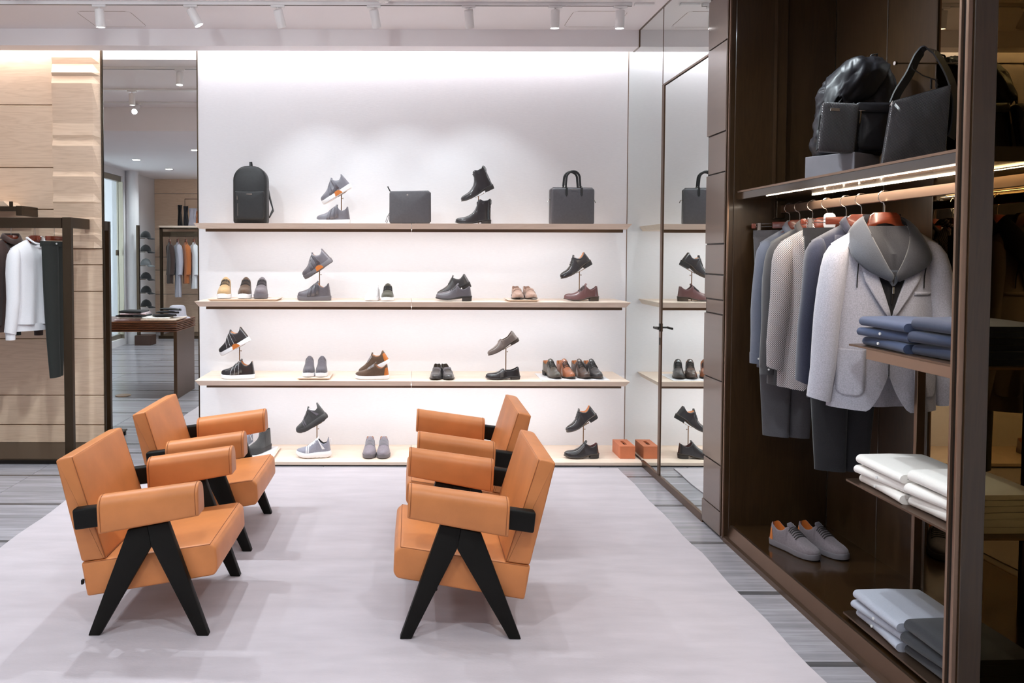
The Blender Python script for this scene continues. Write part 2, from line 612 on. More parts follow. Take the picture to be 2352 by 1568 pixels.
struct('trim_2', J(bx(XR - 0.006, XR + 0.01, YB, YD, ZC - 0.006, ZC + 0.002), bx(XR - 0.006, XR + 0.01, YB - 0.004, YB + 0.002, ZB, ZC), bx(XR - 0.006, XR + 0.01, YB, YB2, ZB - 0.004, ZB + 0.002)), 'bronze')
struct('wall_behind_mirror', bx(XR + 0.02, 2.62, YC + 0.03, 6.8, 0, 3.9), 'plaster')

# panelled bronze pilaster between mirror door and cabinet
pi = thing('bronze_pilaster', 'narrow dark bronze panelled pilaster between mirror door and wardrobe', 'pilaster', (XR, 0, 0))
zs = [0.012, 0.16, 0.435, 0.937, 1.333, 1.42, 1.57, 1.755, 2.179, 2.417, 2.947, 3.25]
for k in range(len(zs) - 1):
    mo('pilaster_panel', bx(-0.014 if k % 2 else -0.012, 0.012, YC + 0.022, YD - (0.028 if k in (1, 4, 8) else 0.002), zs[k] + 0.004, zs[k + 1] - 0.004, 0.002), 'bronze_wood', pi)
for k in range(6):
    mo('louvre', bx(-0.014, 0.012, YC + 0.022, YD - 0.002, 3.262 + 0.045 * k, 3.262 + 0.045 * k + 0.034, 0.003), 'bronze_wood', pi)
mo('pilaster_core', bx(0.0, 0.012, YC + 0.02, YD, 0, 3.6), 'black_metal', pi)

nx, ny = 60, 50
x0, x1, y0, y1 = -2.345, 1.64, -0.6, 6.075
V, F = [], []
for j in range(ny + 1):
    for i in range(nx + 1):
        x, y = x0 + (x1 - x0) * i / nx, y0 + (y1 - y0) * j / ny
        e = 0.006 * math.sin(9 * y + 1) * (1 if i in (0, nx) else 0) + (0.008 * math.exp(-((y - 4.30) / 0.07) ** 2) if i == nx else 0)
        V.append((x + e, y, 0.011 if 0 < i < nx and 0 < j < ny else 0.008))
n0 = len(V)
for j in range(ny):
    for i in range(nx):
        a = j * (nx + 1) + i
        F.append((a, a + 1, a + nx + 2, a + nx + 1))
rim = [i for i in range(nx + 1)] + [j * (nx + 1) + nx for j in range(1, ny + 1)] + [ny * (nx + 1) + i for i in range(nx - 1, -1, -1)] + [j * (nx + 1) for j in range(ny - 1, 0, -1)]
for k in rim:
    V.append((V[k][0], V[k][1], 0.0))
for q in range(len(rim)):
    F.append((rim[q], rim[(q + 1) % len(rim)], n0 + (q + 1) % len(rim), n0 + q))
tag(mo('area_rug', (V, F), 'rug', smooth=True), 'large pale grey area rug under the four leather armchairs', 'rug')
# ------------------------------------------------------------------ shelves of the shoe wall
YS, SL, SR = 6.156, -1.718, 1.747
SH = {1: 1.931, 2: 1.3095, 3: 0.678}
PZ = 0.036


def shelf_board(xa, xb, la, lb):
    t, u = 0.042, 0.03
    top = [(xa, YS), (xb, YS), (xb, YW), (xa, YW)]
    bot = [(xa + la * u, YS + u), (xb - lb * u, YS + u), (xb - lb * u, YW), (xa + la * u, YW)]
    v = [(x, y, 0) for x, y in top] + [(x, y, -t) for x, y in bot]
    f = [(0, 1, 2, 3), (7, 6, 5, 4), (0, 4, 5, 1), (1, 5, 6, 2), (2, 6, 7, 3), (3, 7, 4, 0)]
    return v, f


words = {1: 'top', 2: 'second', 3: 'third'}
for k, z in SH.items():
    s = thing('wall_shelf', 'pale oak wall shelf, %s from the top, with undercut edges and a light beneath' % {1: 'first', 2: 'second', 3: 'third'}[k], 'shelf', (0, 0, z), group='shoe wall shelves')
    mo('board', shelf_board(SL, 0.004, 1, 0), 'oak_shelf', s)
    mo('board', shelf_board(0.007, SR, 0, 1), 'oak_shelf', s)
    mo('light_channel', bx(SL + 0.075, 0.004, YS + 0.075, YS + 0.10, -0.066, -0.042), 'bronze', s)
    mo('light_channel', bx(0.007, SR - 0.05, YS + 0.075, YS + 0.10, -0.066, -0.042), 'bronze', s)
    mo('led_strip', bx(SL + 0.1, SR - 0.1, YS + 0.105, YS + 0.125, -0.05, -0.043), 'led', s)
    lamp('shelf_glow', 'AREA', (0, YS + 0.13, -0.055), W_SHELF, C_LED, (3.25, 0.03), rot=(R(18), 0, 0), parent=s)
pf = thing('display_platform', 'low pale oak platform along the floor of the shoe wall', 'platform', (0, 0, 0))
mo('board', bx(XL + 0.002, 0.004, 6.135, YW, 0.010, PZ, 0.002), 'oak_shelf', pf)
mo('board', bx(0.007, XR - 0.002, 6.135, YW, 0.010, PZ, 0.002), 'oak_shelf', pf)
mo('toe_kick', bx(XL, XR, 6.155, YW, 0, 0.010), 'black_metal', pf)

# ------------------------------------------------------------------ track lights
tr = thing('light_track', 'long white ceiling track carrying seven spotlights before the shoe wall', 'light track', (0, 5.71, ZC))
mo('rail', J(bx(-5.0, 1.60, -0.018, 0.018, -0.022, 0, 0.002), bx(1.62, 1.76, -0.018, 0.018, -0.016, 0, 0.002)), 'white_metal', tr)
mo('slot', J(bx(-5.0, 1.60, -0.006, 0.006, -0.0235, -0.020)), 'bronze_dark', tr)


def spot_thing(label, x, y, zc, tilt, turn, group='track spotlights', watts=None, size=70, lit=True, blend=0.6):
    t = thing('track_spotlight', label, 'spotlight', (x, y, zc - 0.022), group=group)
    mo('adapter', bx(-0.05, 0.05, -0.014, 0.014, -0.016, 0.0, 0.003), 'white_metal', t)
    m = Matrix.Translation((0, 0, -0.03)) @ Matrix.Rotation(turn, 4, 'Z') @ Matrix.Rotation(tilt, 4, 'Y')
    mo('arm', J(tube([(0, 0, -0.014), (0, 0, -0.04)], 0.006), tube([(0.0, 0, -0.036), (0, 0, -0.065)], 0.005)), 'white_metal', t, True)
    h = mo('head', T(lathe([(0.006, 0.005), (0.031, 0.0), (0.033, -0.004), (0.033, -0.125), (0.031, -0.128), (0.028, -0.122)], 28), m), 'white_metal', t, True)
    mo('lens', T(cyl(0, 0, -0.124, -0.122, 0.0285, 24), m), 'lens', h)
    if lit:
        p0 = m @ Vector((0, 0, -0.13))
        lamp('beam', 'SPOT', p0, W_SPOT if watts is None else watts, C_SPOT, aim=m @ Vector((0, 0, -1.5)), parent=t, spot=size, radius=0.03, blend=blend)
    return t


spots = [(-2.267, 8, -95, 'white spotlight at the left end of the track, lens lit, above the oak wall'),
         (-1.605, -28, 12, 'second white spotlight from the left, tilted right with its lens lit'),
         (-0.971, -28, 70, 'third white spotlight from the left, aimed back at the shoe wall'),
         (-0.274, -28, 70, 'white spotlight just left of the smoke detector, aimed at the shoe wall'),
         (0.414, -28, 75, 'fifth white spotlight from the left, aimed at the shoe wall above the boots'),
         (1.044, 6, -90, 'lit white spotlight hanging straight down above the briefcase'),
         (1.516, 6, -90, 'lit white spotlight at the right end of the track by the mirror')]
for x, ti, tu, lb in spots:
    spot_thing(lb, x, 5.71, ZC, R(ti), R(tu))
# tracks further into the shop, seen in the mirror, that light the seats and the floor
for k, (yy, xs_) in enumerate(((4.7, (-3.1, -2.2, -1.2, -0.2, 0.8, 1.5)), (3.95, (-3.3, -2.5, -1.6, -0.6, 0.4, 1.3)))):
    t2 = thing('light_track', ('white ceiling track nearest the middle of the shop, seen in the mirror', 'white ceiling track beside the ceiling step, seen in the mirror')[k], 'light track', (0, yy, ZC))
    mo('rail', bx(-5.0, 1.7, -0.018, 0.018, -0.022, 0, 0.002), 'white_metal', t2)
    for i, x in enumerate(xs_):
        wash = k == 1
        # wall washers lean towards the shoe wall, the others hang straight down over the chairs
        spot_thing('%s spotlight from the left on the %s track, seen only in mirrors' % (('first', 'second', 'third', 'fourth', 'fifth', 'sixth')[i], ('middle', 'rear')[k]), x, yy, ZC, *((R(-40), R(-18)) if k == 1 and i == 4 else (R(-27), R(-28)) if k == 1 and i == 5 else (R(-52), R(90)) if wash else (R(5), R(90))), 'spotlights above the armchairs', (58.0 if i > 3 else W_WASH) if wash else W_FLOOD * (2.2, 2.3, 1.7, 0.5, 0.4, 0.4)[i], 120, blend=1.0)
# ------------------------------------------------------------------ leather armchairs (front = +x)
def pillow(poly, w, b, bow=0.007):
    """upholstered block: side profile poly (x, z), half width w, rounded edges, faces swollen by bow"""
    n = len(poly)
    base = []                                   # (point, outward normal, swell) around the profile
    area = sum(poly[k][0] * poly[(k + 1) % n][1] - poly[(k + 1) % n][0] * poly[k][1] for k in range(n))
    sg = 1 if area > 0 else -1
    for k in range(n):
        p0, p1, p2 = Vector(poly[k - 1]), Vector(poly[k]), Vector(poly[(k + 1) % n])
        d0, d1 = (p1 - p0), (p2 - p1)
        r = min(b, d0.length * 0.4, d1.length * 0.4)
        n0, n1 = Vector((d0.y, -d0.x)).normalized() * sg, Vector((d1.y, -d1.x)).normalized() * sg
        a, c = p1 - d0.normalized() * r, p1 + d1.normalized() * r
        for t in (0, 0.33, 0.67, 1):
            q = a * (1 - t) ** 2 + p1 * 2 * t * (1 - t) + c * t * t
            base.append((q, (n0 * (1 - t) + n1 * t).normalized(), 0.0))
        L = d1.length
        r2 = min(b, L * 0.4, (Vector(poly[(k + 2) % n]) - p2).length * 0.4)
        for t in range(1, 8):
            q = c + (p2 - d1.normalized() * r2 - c) * t / 8
            base.append((q, n1, math.sin(math.pi * t / 8) * min(1, L / 0.2)))
    rings = []
    ys = [(-w, b * 0.75), (-w + b * 0.12, b * 0.4), (-w + b * 0.4, b * 0.12), (-w + b, 0)] + [(-w + b + (2 * w - 2 * b) * t / 12, 0) for t in range(1, 12)] + [(w - b, 0), (w - b * 0.4, b * 0.12), (w - b * 0.12, b * 0.4), (w, b * 0.75)]
    for y, ins in ys:
        m = math.cos(math.pi / 2 * y / w) ** 0.7 if abs(y) < w else 0
        rings.append([((q + nn * (bow * sw * m - ins)).x, y, (q + nn * (bow * sw * m - ins)).y) for q, nn, sw in base])
    return loft(rings)


def armchair(label, loc, rotz):
    c = thing('armchair', label, 'armchair', loc, (0, 0, rotz), 'tan leather armchairs')
    HW = 0.335
    for s in (-1, 1):
        y0, y1 = sorted((s * HW, s * (HW - 0.038)))
        leg = [(0.088, 0.505), (-0.087, 0.47), (-0.265, 0), (-0.214, 0), (0.016, 0.398), (0.214, 0), (0.265, 0)]
        front = [(0.088, 0.505), (0.0, 0.4875), (0.016, 0.398), (0.214, 0), (0.265, 0)]
        rear = [(0.0, 0.4875), (-0.087, 0.47), (-0.265, 0), (-0.214, 0), (0.016, 0.398)]
        mo('leg', prism(front, y0, y1, 'y', 0.004), 'black_wood', c, True, angle=30)
        mo('leg', prism(rear, y0, y1, 'y', 0.004), 'black_wood', c, True, angle=30)
        # wooden arm rail and padded arm
        ya, yb = sorted((s * (HW + 0.012), s * (HW - 0.042)))
        mo('arm_rail', prism([(0.19, 0.63), (-0.325, 0.562), (-0.316, 0.471), (0.19, 0.545)], ya, yb, 'y', 0.010, 3), 'black_wood', c, True, angle=50)
        yc = s * (HW - 0.018)
        rings = []
        for u in (0.233, 0.231, 0.225, 0.205, 0.1, 0.0, -0.1, -0.175, -0.195, -0.2, -0.202):
            q = (u + 0.202) / 0.435
            zt, zb = 0.621 + 0.061 * q, 0.46 + 0.082 * q
            k = 0.003 if u in (0.233, -0.202) else 0.0012 if u in (0.231, -0.2) else 0
            hw = 0.052
            sec = rrect(-hw + k, hw - k, zb + k, zt - k, 0.012, 4)
            top = arc(0, zt - k - (hw - k), hw - k, 0, 180, 12) + [(-hw + k, zb + k + 0.012)] + arc(-hw + k + 0.012, zb + k + 0.012, 0.012, 180, 270, 3) + arc(hw - k - 0.012, zb + k + 0.012, 0.012, 270, 360, 3)
            rings.append([(u - (z - zb) * 0.05, yc + y, z) for y, z in top])
        ap = mo('arm_pad', loft(rings), 'leather_tan', c, True, angle=50)
        for u in (0.222, -0.19):
            q = (u + 0.202) / 0.435
            zt, zb = 0.621 + 0.061 * q, 0.46 + 0.082 * q
            pts = [(u - (z - zb) * 0.05, yc + y, z) for y, z in arc(0, zt - 0.052, 0.0525, 0, 180, 12)]
            pts = [(u, yc + 0.0525, zb + 0.01)] + pts + [(u, yc - 0.0525, zb + 0.01)]
            mo('piping', tube(pts, 0.0016, 5), 'seam_tan', ap)
    SW = 0.293
    seat = mo('seat', pillow([(0.262, 0.395), (0.288, 0.372), (0.294, 0.275), (0.28, 0.252), (-0.285, 0.155), (-0.311, 0.307)], SW, 0.013), 'leather_tan', c, True, angle=60)
    # seam around the seat top
    zf = lambda x: 0.307 + (x + 0.311) * (0.395 - 0.307) / 0.573
    sq = [(0.262, -SW + 0.003), (0.262, SW - 0.003), (-0.3, SW - 0.003), (-0.3, -SW + 0.003)]
    path = []
    for i in range(4):
        a, b = sq[i], sq[(i + 1) % 4]
        for t in range(6):
            x, y = a[0] + (b[0] - a[0]) * t / 6, a[1] + (b[1] - a[1]) * t / 6
            path.append((x, y, zf(x) - 0.004))
    mo('piping', tube(path, 0.0022, 5, closed=True), 'seam_tan', seat)
    back = mo('backrest', pillow([(-0.20, 0.326), (-0.308, 0.311), (-0.418, 0.763), (-0.40, 0.772), (-0.342, 0.784)], SW, 0.012), 'leather_tan', c, True, angle=60)
    path = []
    cs = [(-0.203, 0.330, -SW + 0.002), (-0.345, 0.778, -SW + 0.002), (-0.345, 0.778, SW - 0.002), (-0.203, 0.330, SW - 0.002)]
    for i in range(4):
        a, b = cs[i], cs[(i + 1) % 4]
        for t in range(6):
            path.append((a[0] + (b[0] - a[0]) * t / 6 + 0.001, a[2] + (b[2] - a[2]) * t / 6, a[1] + (b[1] - a[1]) * t / 6))
    mo('piping', tube(path, 0.0022, 5, closed=True), 'seam_tan', back)
    tg = mo('brand_tag', bx(-0.306, -0.296, -SW - 0.012, -SW + 0.004, 0.215, 0.235, 0.001), 'black_wood', seat)
    # cross stretchers under the seat
    mo('stretcher', J(bx(0.10, 0.14, -HW + 0.03, HW - 0.03, 0.20, 0.235, 0.004), bx(-0.17, -0.13, -HW + 0.03, HW - 0.03, 0.155, 0.185, 0.004)), 'black_wood', c)
    return c


RUGZ = 0.011
armchair('tan leather armchair nearest the camera on the left, black A-shaped legs', (-1.15, 3.695, RUGZ), 0)
armchair('tan leather armchair behind the near left one, beside the oak wall mirror', (-1.16, 4.665, RUGZ), 0)
armchair('tan leather armchair nearest the camera in the middle, facing left', (0.22, 3.67, RUGZ), math.pi)
armchair('tan leather armchair behind the near one in the middle, before the platform', (0.268, 4.67, RUGZ), math.pi)
# ------------------------------------------------------------------ dark wardrobe on the right (open towards -x)
XB = 2.45
sg = bpy.data.materials.new('smoked_glass')
sg.use_nodes = True
_b = sg.node_tree.nodes['Principled BSDF']
_b.inputs['Base Color'].default_value = (0.42, 0.34, 0.2, 1)
_b.inputs['Transmission Weight'].default_value = 1
_b.inputs['Roughness'].default_value = 0
_b.inputs['IOR'].default_value = 1.03
MATS['smoked_glass'] = sg
cb = thing('wardrobe', 'tall dark brown open wardrobe with a clothes rail and a smoked glass end', 'wardrobe', (0, 0, 0))
mo('side_panel', bx(1.875, XB, 4.53, 4.555, 0.0, 3.6, 0.002), 'espresso', cb)
mo('back_panel', bx(XB, XB + 0.03, 4.045, 4.53, 0.05, 3.6, 0.003), 'espresso', cb)
mo('back_panel', bx(XB, XB + 0.03, 3.665, 4.04, 0.05, 3.6, 0.003), 'espresso', cb)
mo('back_mirror', bx(XB, XB + 0.03, YG - 0.2, 3.66, 0.05, 3.6), 'bronze_mirror', cb)
mo('front_frame', bx(1.848, 1.878, 4.536, 4.58, 0, 3.6, 0.002), 'espresso', cb)
mo('frame_trim', bx(1.842, 1.850, 4.536, 4.545, 0.02, 3.6), 'bronze_trim', cb)
mo('frame_trim', bx(1.842, 1.850, 4.568, 4.574, 0.02, 3.6), 'bronze', cb)
mo('upright', J(bx(2.10, 2.16, 4.50, 4.53, 1.90, 3.6, 0.003), bx(2.095, 2.10, 4.494, 4.53, 1.90, 3.6)), 'espresso', cb)
mo('top_panel', bx(1.85, XB, YG, 4.555, 3.45, 3.6), 'espresso', cb)
mo('plinth', bx(1.86, XB, YG, 4.54, 0, 0.03), 'bronze_dark', cb)
mo('base_rail', prism([(1.846, 0), (1.846, 0.028), (1.866, 0.032), (1.885, 0.097), (1.90, 0.097), (1.90, 0)], YG, 4.54, 'y'), 'bronze', cb)
mo('base_board', bx(1.90, XB, YG, 4.53, 0.03, 0.097), 'espresso_floor', cb)
# near corner post and the glass end
ps = mo('corner_post', J(bx(1.858, 1.935, YG - 0.02, YG + 0.02, 0, 3.6, 0.002), bx(1.858, 1.88, YG + 0.02, YG + 0.05, 0, 3.6, 0.002)), 'espresso', cb)
mo('post_trim', bx(1.84, 1.858, YG - 0.012, YG + 0.0, 0, 3.6, 0.002), 'bronze_trim', ps)
mo('post_trim', bx(1.84, 1.858, YG + 0.022, YG + 0.032, 0, 3.6, 0.002), 'bronze_trim', ps)
mo('post_groove', bx(1.85, 1.858, YG, YG + 0.03, 0, 3.6), 'black_metal', ps)
mo('end_glass', bx(1.935, XB, YG - 0.004, YG + 0.004, 0.03, 3.6), 'smoked_glass', cb)
# bag shelf with two light lines
sh = mo('bag_shelf', bx(1.888, XB, YG + 0.02, 4.53, 2.006, 2.057, 0.002), 'espresso_floor', cb)
mo('shelf_edge', bx(1.883, 1.888, YG + 0.03, 4.50, 2.047, 2.057), 'bronze_trim', sh)
mo('led_strip', bx(1.885, 1.890, YG + 0.03, 4.14, 2.001, 2.006), 'led_warm', sh)
mo('led_strip', bx(2.097, 2.103, YG + 0.03, 4.08, 2.001, 2.006), 'led_warm', sh)
lamp('shelf_light_front', 'AREA', (1.895, 3.36, 1.995), W_CAB, (1.0, 0.86, 0.7), (0.02, 1.5), rot=(0, R(20), 0), parent=cb)
lamp('shelf_light_rear', 'AREA', (2.10, 3.36, 1.995), W_CAB, (1.0, 0.86, 0.7), (0.02, 1.5), rot=(0, 0, 0), parent=cb)
rl = mo('clothes_rail', bx(2.123, 2.137, YG + 0.03, 4.49, 1.930, 1.974, 0.003), 'bronze_trim', cb)
mo('rail_bracket', bx(2.10, 2.15, 4.475, 4.51, 1.90, 2.0, 0.003), 'bronze_dark', rl)
ht = mo('bag_hook', J(tube([(XB, 3.50, 2.545), (2.16, 3.50, 2.545)], 0.004), tube([(2.165, 3.50, 2.545), (2.155, 3.50, 2.545)], 0.009)), 'steel', cb, True)
# folding shelves by the glass end
un = thing('folding_shelf_unit', 'slim bronze stand of three shelves at the glass end of the wardrobe', 'shelf unit', (0, 0, 0))
mo('post', bx(2.195, 2.232, 3.35, 3.37, 0.097, 1.30, 0.002), 'bronze', un)
mo('post', bx(2.195, 2.232, 2.66, 2.68, 0.097, 1.30, 0.002), 'bronze', un)
for k, z in enumerate((1.306, 0.715, 0.128)):
    s = mo('shelf', J(prism([(1.9, 3.36), (1.9, 2.65), (2.232, 2.65), (2.232, 3.37), (1.93, 3.37)], z - 0.008, z, 'z')), 'bronze', un)
    if k == 0:
        mo('shelf_apron', bx(1.902, 1.914, 2.65, 3.235, z - 0.05, z - 0.008, 0.001), 'bronze_trim', s)

for yy in (3.25, 3.85):
    dl = mo('top_downlight', J(cyl(1.98, yy, 3.438, 3.451, 0.035, 20)), 'white_metal', cb)
    lamp('wardrobe_beam', 'SPOT', (1.98, yy, 3.43), 26, C_LED, aim=(2.12, yy + 0.02, 2.1), parent=cb, spot=75, radius=0.03, blend=0.9)
# ------------------------------------------------------------------ cloth materials
def fabric(name, col, var=0.15, vs=300, bump=0.3, rough=0.9, sheen=0.3, st=(1, 1, 1)):
    pmat(name, col, rough, var=var, vscale=vs, vstretch=st, bump=bump, bscale=vs, bstretch=st, spec=0.15, sheen=sheen, detail=2)


fabric('heather_grey', (176, 174, 184), 0.18, 220)
fabric('charcoal_cloth', (52, 52, 57), 0.15, 300)
fabric('slate_cloth', (74, 78, 88), 0.12, 300)
fabric('chambray', (98, 102, 116), 0.12, 400)
fabric('dark_overshirt', (72, 70, 72), 0.12, 300)
fabric('navy_knit', (50, 52, 68), 0.25, 260, st=(1, 1, 2.5))
fabric('black_cloth', (30, 29, 31), 0.15, 300)
fabric('grey_trouser', (82, 80, 84), 0.12, 300)
fabric('dark_trouser', (46, 45, 48), 0.12, 300)
fabric('green_trouser', (44, 46, 44), 0.1, 300, sheen=0.1)
fabric('brown_knit', (74, 58, 54), 0.15, 300)
fabric('green_knit', (50, 56, 54), 0.15, 300)
fabric('white_knit', (232, 230, 234), 0.04, 300)
fabric('rust_cloth', (186, 108, 62), 0.12, 200)
fabric('lilac_cloth', (186, 182, 194), 0.12, 200)
fabric('denim_shirt', (56, 68, 98), 0.12, 500)
fabric('indigo_denim', (40, 49, 74), 0.14, 500)
fabric('white_cotton', (240, 234, 228), 0.03, 300, 0.15)
fabric('pale_grey_cotton', (170, 172, 184), 0.06, 300)
fabric('black_denim', (48, 48, 52), 0.12, 400)
fabric('pink_wool', (214, 190, 194), 0.06, 300)
pmat('button', (222, 220, 218), 0.3)
pmat('tag_plastic', (214, 220, 232), 0.25)
# small check
m = pmat('houndstooth', (150, 140, 142), 0.9, sheen=0.2, spec=0.15)
_nt = m.node_tree
_tc = _nt.nodes.new('ShaderNodeTexCoord')
_mp = _nt.nodes.new('ShaderNodeMapping')
_mp.inputs['Rotation'].default_value = (0, R(4), 0)
_mp.inputs['Scale'].default_value = (1, 0.001, 1)
_ck = _nt.nodes.new('ShaderNodeTexChecker')
_ck.inputs['Scale'].default_value = 210
_ck.inputs['Color1'].default_value = (*lin((196, 188, 190)), 1)
_ck.inputs['Color2'].default_value = (*lin((58, 52, 54)), 1)
_nt.links.new(_tc.outputs['Object'], _mp.inputs[0])
_nt.links.new(_mp.outputs[0], _ck.inputs[0])
_nt.links.new(_ck.outputs[0], _nt.nodes['Principled BSDF'].inputs['Base Color'])


# ------------------------------------------------------------------ hangers (origin on top of the rail, front = -y)
def hook_mesh(r=0.028, cz=-0.0225):
    pts = [(0, 0, -0.10), (0, 0, -0.064)] + [(r * math.cos(R(a)), 0, cz + r * math.sin(R(a))) for a in range(-100, -345, -15)]
    return tube(pts, 0.0022, 6)


def shoulder_hanger(label, loc, rotz, group, width=0.17, r=0.028, cz=-0.0225):
    h = thing('clothes_hanger', label, 'hanger', loc, (0, 0, rotz), group)
    mo('hook', hook_mesh(r, cz), 'steel', h, True)
    top = [(0, -0.092), (0.045, -0.094), (0.06, -0.108), (0.07, -0.145), (0.12, -0.182), (width, -0.23)]
    bot = [(width, -0.245), (0.12, -0.205), (0.07, -0.176), (0.03, -0.148), (0, -0.142)]
    poly = top + bot
    poly = poly + [(-x, z) for x, z in reversed(poly) if x > 0]
    mo('wooden_body', prism(poly, -0.011, 0.011, 'y', 0.004), 'hanger_wood', h, True)
    return h


def clip_hanger(label, loc, rotz, group, half=0.17, r=0.028, cz=-0.0225):
    h = thing('clip_hanger', label, 'hanger', loc, (0, 0, rotz), group)
    mo('hook', hook_mesh(r, cz), 'steel', h, True)
    mo('wooden_body', J(bx(-0.09, 0.09, -0.009, 0.009, -0.135, -0.098, 0.004, 2), bx(-half - 0.03, -half - 0.005, -0.010, 0.010, -0.135, -0.105, 0.006, 2), bx(half + 0.005, half + 0.03, -0.010, 0.010, -0.135, -0.105, 0.006, 2)), 'hanger_wood', h, True)
    mo('rods', J(tube([(-half - 0.01, 0, -0.108), (half + 0.01, 0, -0.108)], 0.002, 6), tube([(-half - 0.01, 0, -0.124), (half + 0.01, 0, -0.124)], 0.002, 6)), 'steel', h, True)
    for s in (-1, 1):
        mo('clip', bx(s * (half - 0.012) - 0.011, s * (half - 0.012) + 0.011, -0.009, 0.009, -0.158, -0.1, 0.003), 'steel', h)
    return h


# ------------------------------------------------------------------ garments (origin on the rail, front = -y)
class Body:
    def __init__(s, a=0.215, zn=-0.135, zs=-0.215, hem=-0.97, b=0.075, un=0.33, drop=0.07, cut=0, folds=5, amp=0.010, seed=1, flare=1.0):
        s.a, s.zn, s.zs, s.hem, s.b, s.un, s.drop, s.cut, s.folds, s.amp, s.flare = a, zn, zs, hem, b, un, drop, cut, folds, amp, flare
        s.ph = seed * 1.7

    def A(s, v):
        return s.a * (1 - 0.07 * math.sin(math.pi * min(1, v * 1.2)) + 0.03 * v * s.flare)

    def zt(s, u, front):
        q = abs(u)
        if q < s.un:
            return s.zn - (s.drop if front else 0.012) * (1 - (q / s.un) ** 2)
        return s.zn + (s.zs - s.zn) * ((q - s.un) / (1 - s.un)) ** 1.15

    def zb(s, u, front):
        z = s.hem + 0.012 * abs(u)
        if front and s.cut:
            z += s.cut * max(0, 1 - abs(u) * s.a / 0.085) ** 1.4
        return z

    def y(s, u, v, front):
        d = s.b * max(0, 1 - abs(u) ** 2.4) ** 0.5 * min(1, max(v, 0) / 0.14) ** 0.55
        e = (1 - abs(u) ** 4)
        f = s.amp * (0.25 + v) * min(1, v * 5) * e * (math.sin(s.folds * u * 2.2 + s.ph) + 0.5 * math.sin(s.folds * u * 4.1 + 2 * s.ph + 1.5 * v))
        return -(d + f) if front else d * 0.75 + f

    def grid(s, front, nu=30, nv=22):
        rows = []
        for j in range(nv + 1):
            v = j / nv
            row = []
            for i in range(nu + 1):
                u = -1 + 2 * i / nu
                u = math.copysign(abs(u) ** 0.85, u)
                z = s.zt(u, front) + (s.zb(u, front) - s.zt(u, front)) * v
                row.append((u * s.A(v), s.y(u, v, front), z))
            rows.append(row)
        return loft(rows, False, False)

    def fy(s, x, z):
        v = 0.4
        for _ in range(3):
            u = max(-0.999, min(0.999, x / s.A(v)))
            t, b = s.zt(u, True), s.zb(u, True)
            v = max(0.0, min(1.0, (z - t) / (b - t)))
        return s.y(u, v, True)

    def overlay(s, rows, off=0.004, n=6):
        g = []
        for z, xa, xb in rows:
            g.append([(xa + (xb - xa) * i / n, s.fy(xa + (xb - xa) * i / n, z) - off, z) for i in range(n + 1)])
        return loft(g, False, False)

    def sleeve(s, side, L=0.62, r=(0.052, 0.066), out_=0.05, fwd=0.02, cuff=0.85):
        rings = []
        for t, q in ((0, 0.25), (0.02, 0.62), (0.07, 0.92), (0.15, 1.02), (0.3, 1.0), (0.45, 0.95), (0.6, 0.94), (0.8, 0.9), (0.97, cuff), (1.0, cuff)):
            cx = s.a - 0.032 + out_ * t ** 0.7
            cy = -fwd * math.sin(math.pi * t) - 0.01 * t
            cz = s.zs + 0.010 - L * t
            wob = 0.004 * math.sin(9 * t + s.ph)
            ring = []
            for k in range(18):
                a = 2 * math.pi * k / 18
                w = 1 + 0.05 * math.sin(3 * a + 5 * t + s.ph) * min(1, t * 3)
                ring.append((side * (cx + q * r[0] * math.cos(a) * w + wob), cy + q * r[1] * math.sin(a) * w, cz + (0.012 * math.cos(a) if t > 0.9 else -0.05 * q * math.cos(a) * max(0, 0.3 - t))))
            rings.append(ring)
        return loft(rings)

    def ring_collar(s, h=0.035, spread=0.02, back=0.03, gap=0.0):
        """standing or folded collar around the neck"""
        I, O = [], []
        xn = s.un * s.a
        for k in range(25):
            a = R(-90 + gap + (360 - 2 * gap) * k / 24)
            x, yy = xn * 1.0 * math.cos(a), 0.05 * math.sin(a)
            fr = max(0, -math.sin(a))
            z = s.zn + 0.004 - s.drop * fr ** 1.6
            O.append((x * (1 + spread / xn), yy * (1 + spread / 0.05) - 0.012 * fr, z))
            I.append((x * 0.95, yy * 0.95 - 0.004 * fr, z + h))
        return loft([O, [tuple((Vector(p) + Vector(q)) / 2 + Vector((0, 0, 0.004))) for p, q in zip(O, I)], I], gap == 0, False)


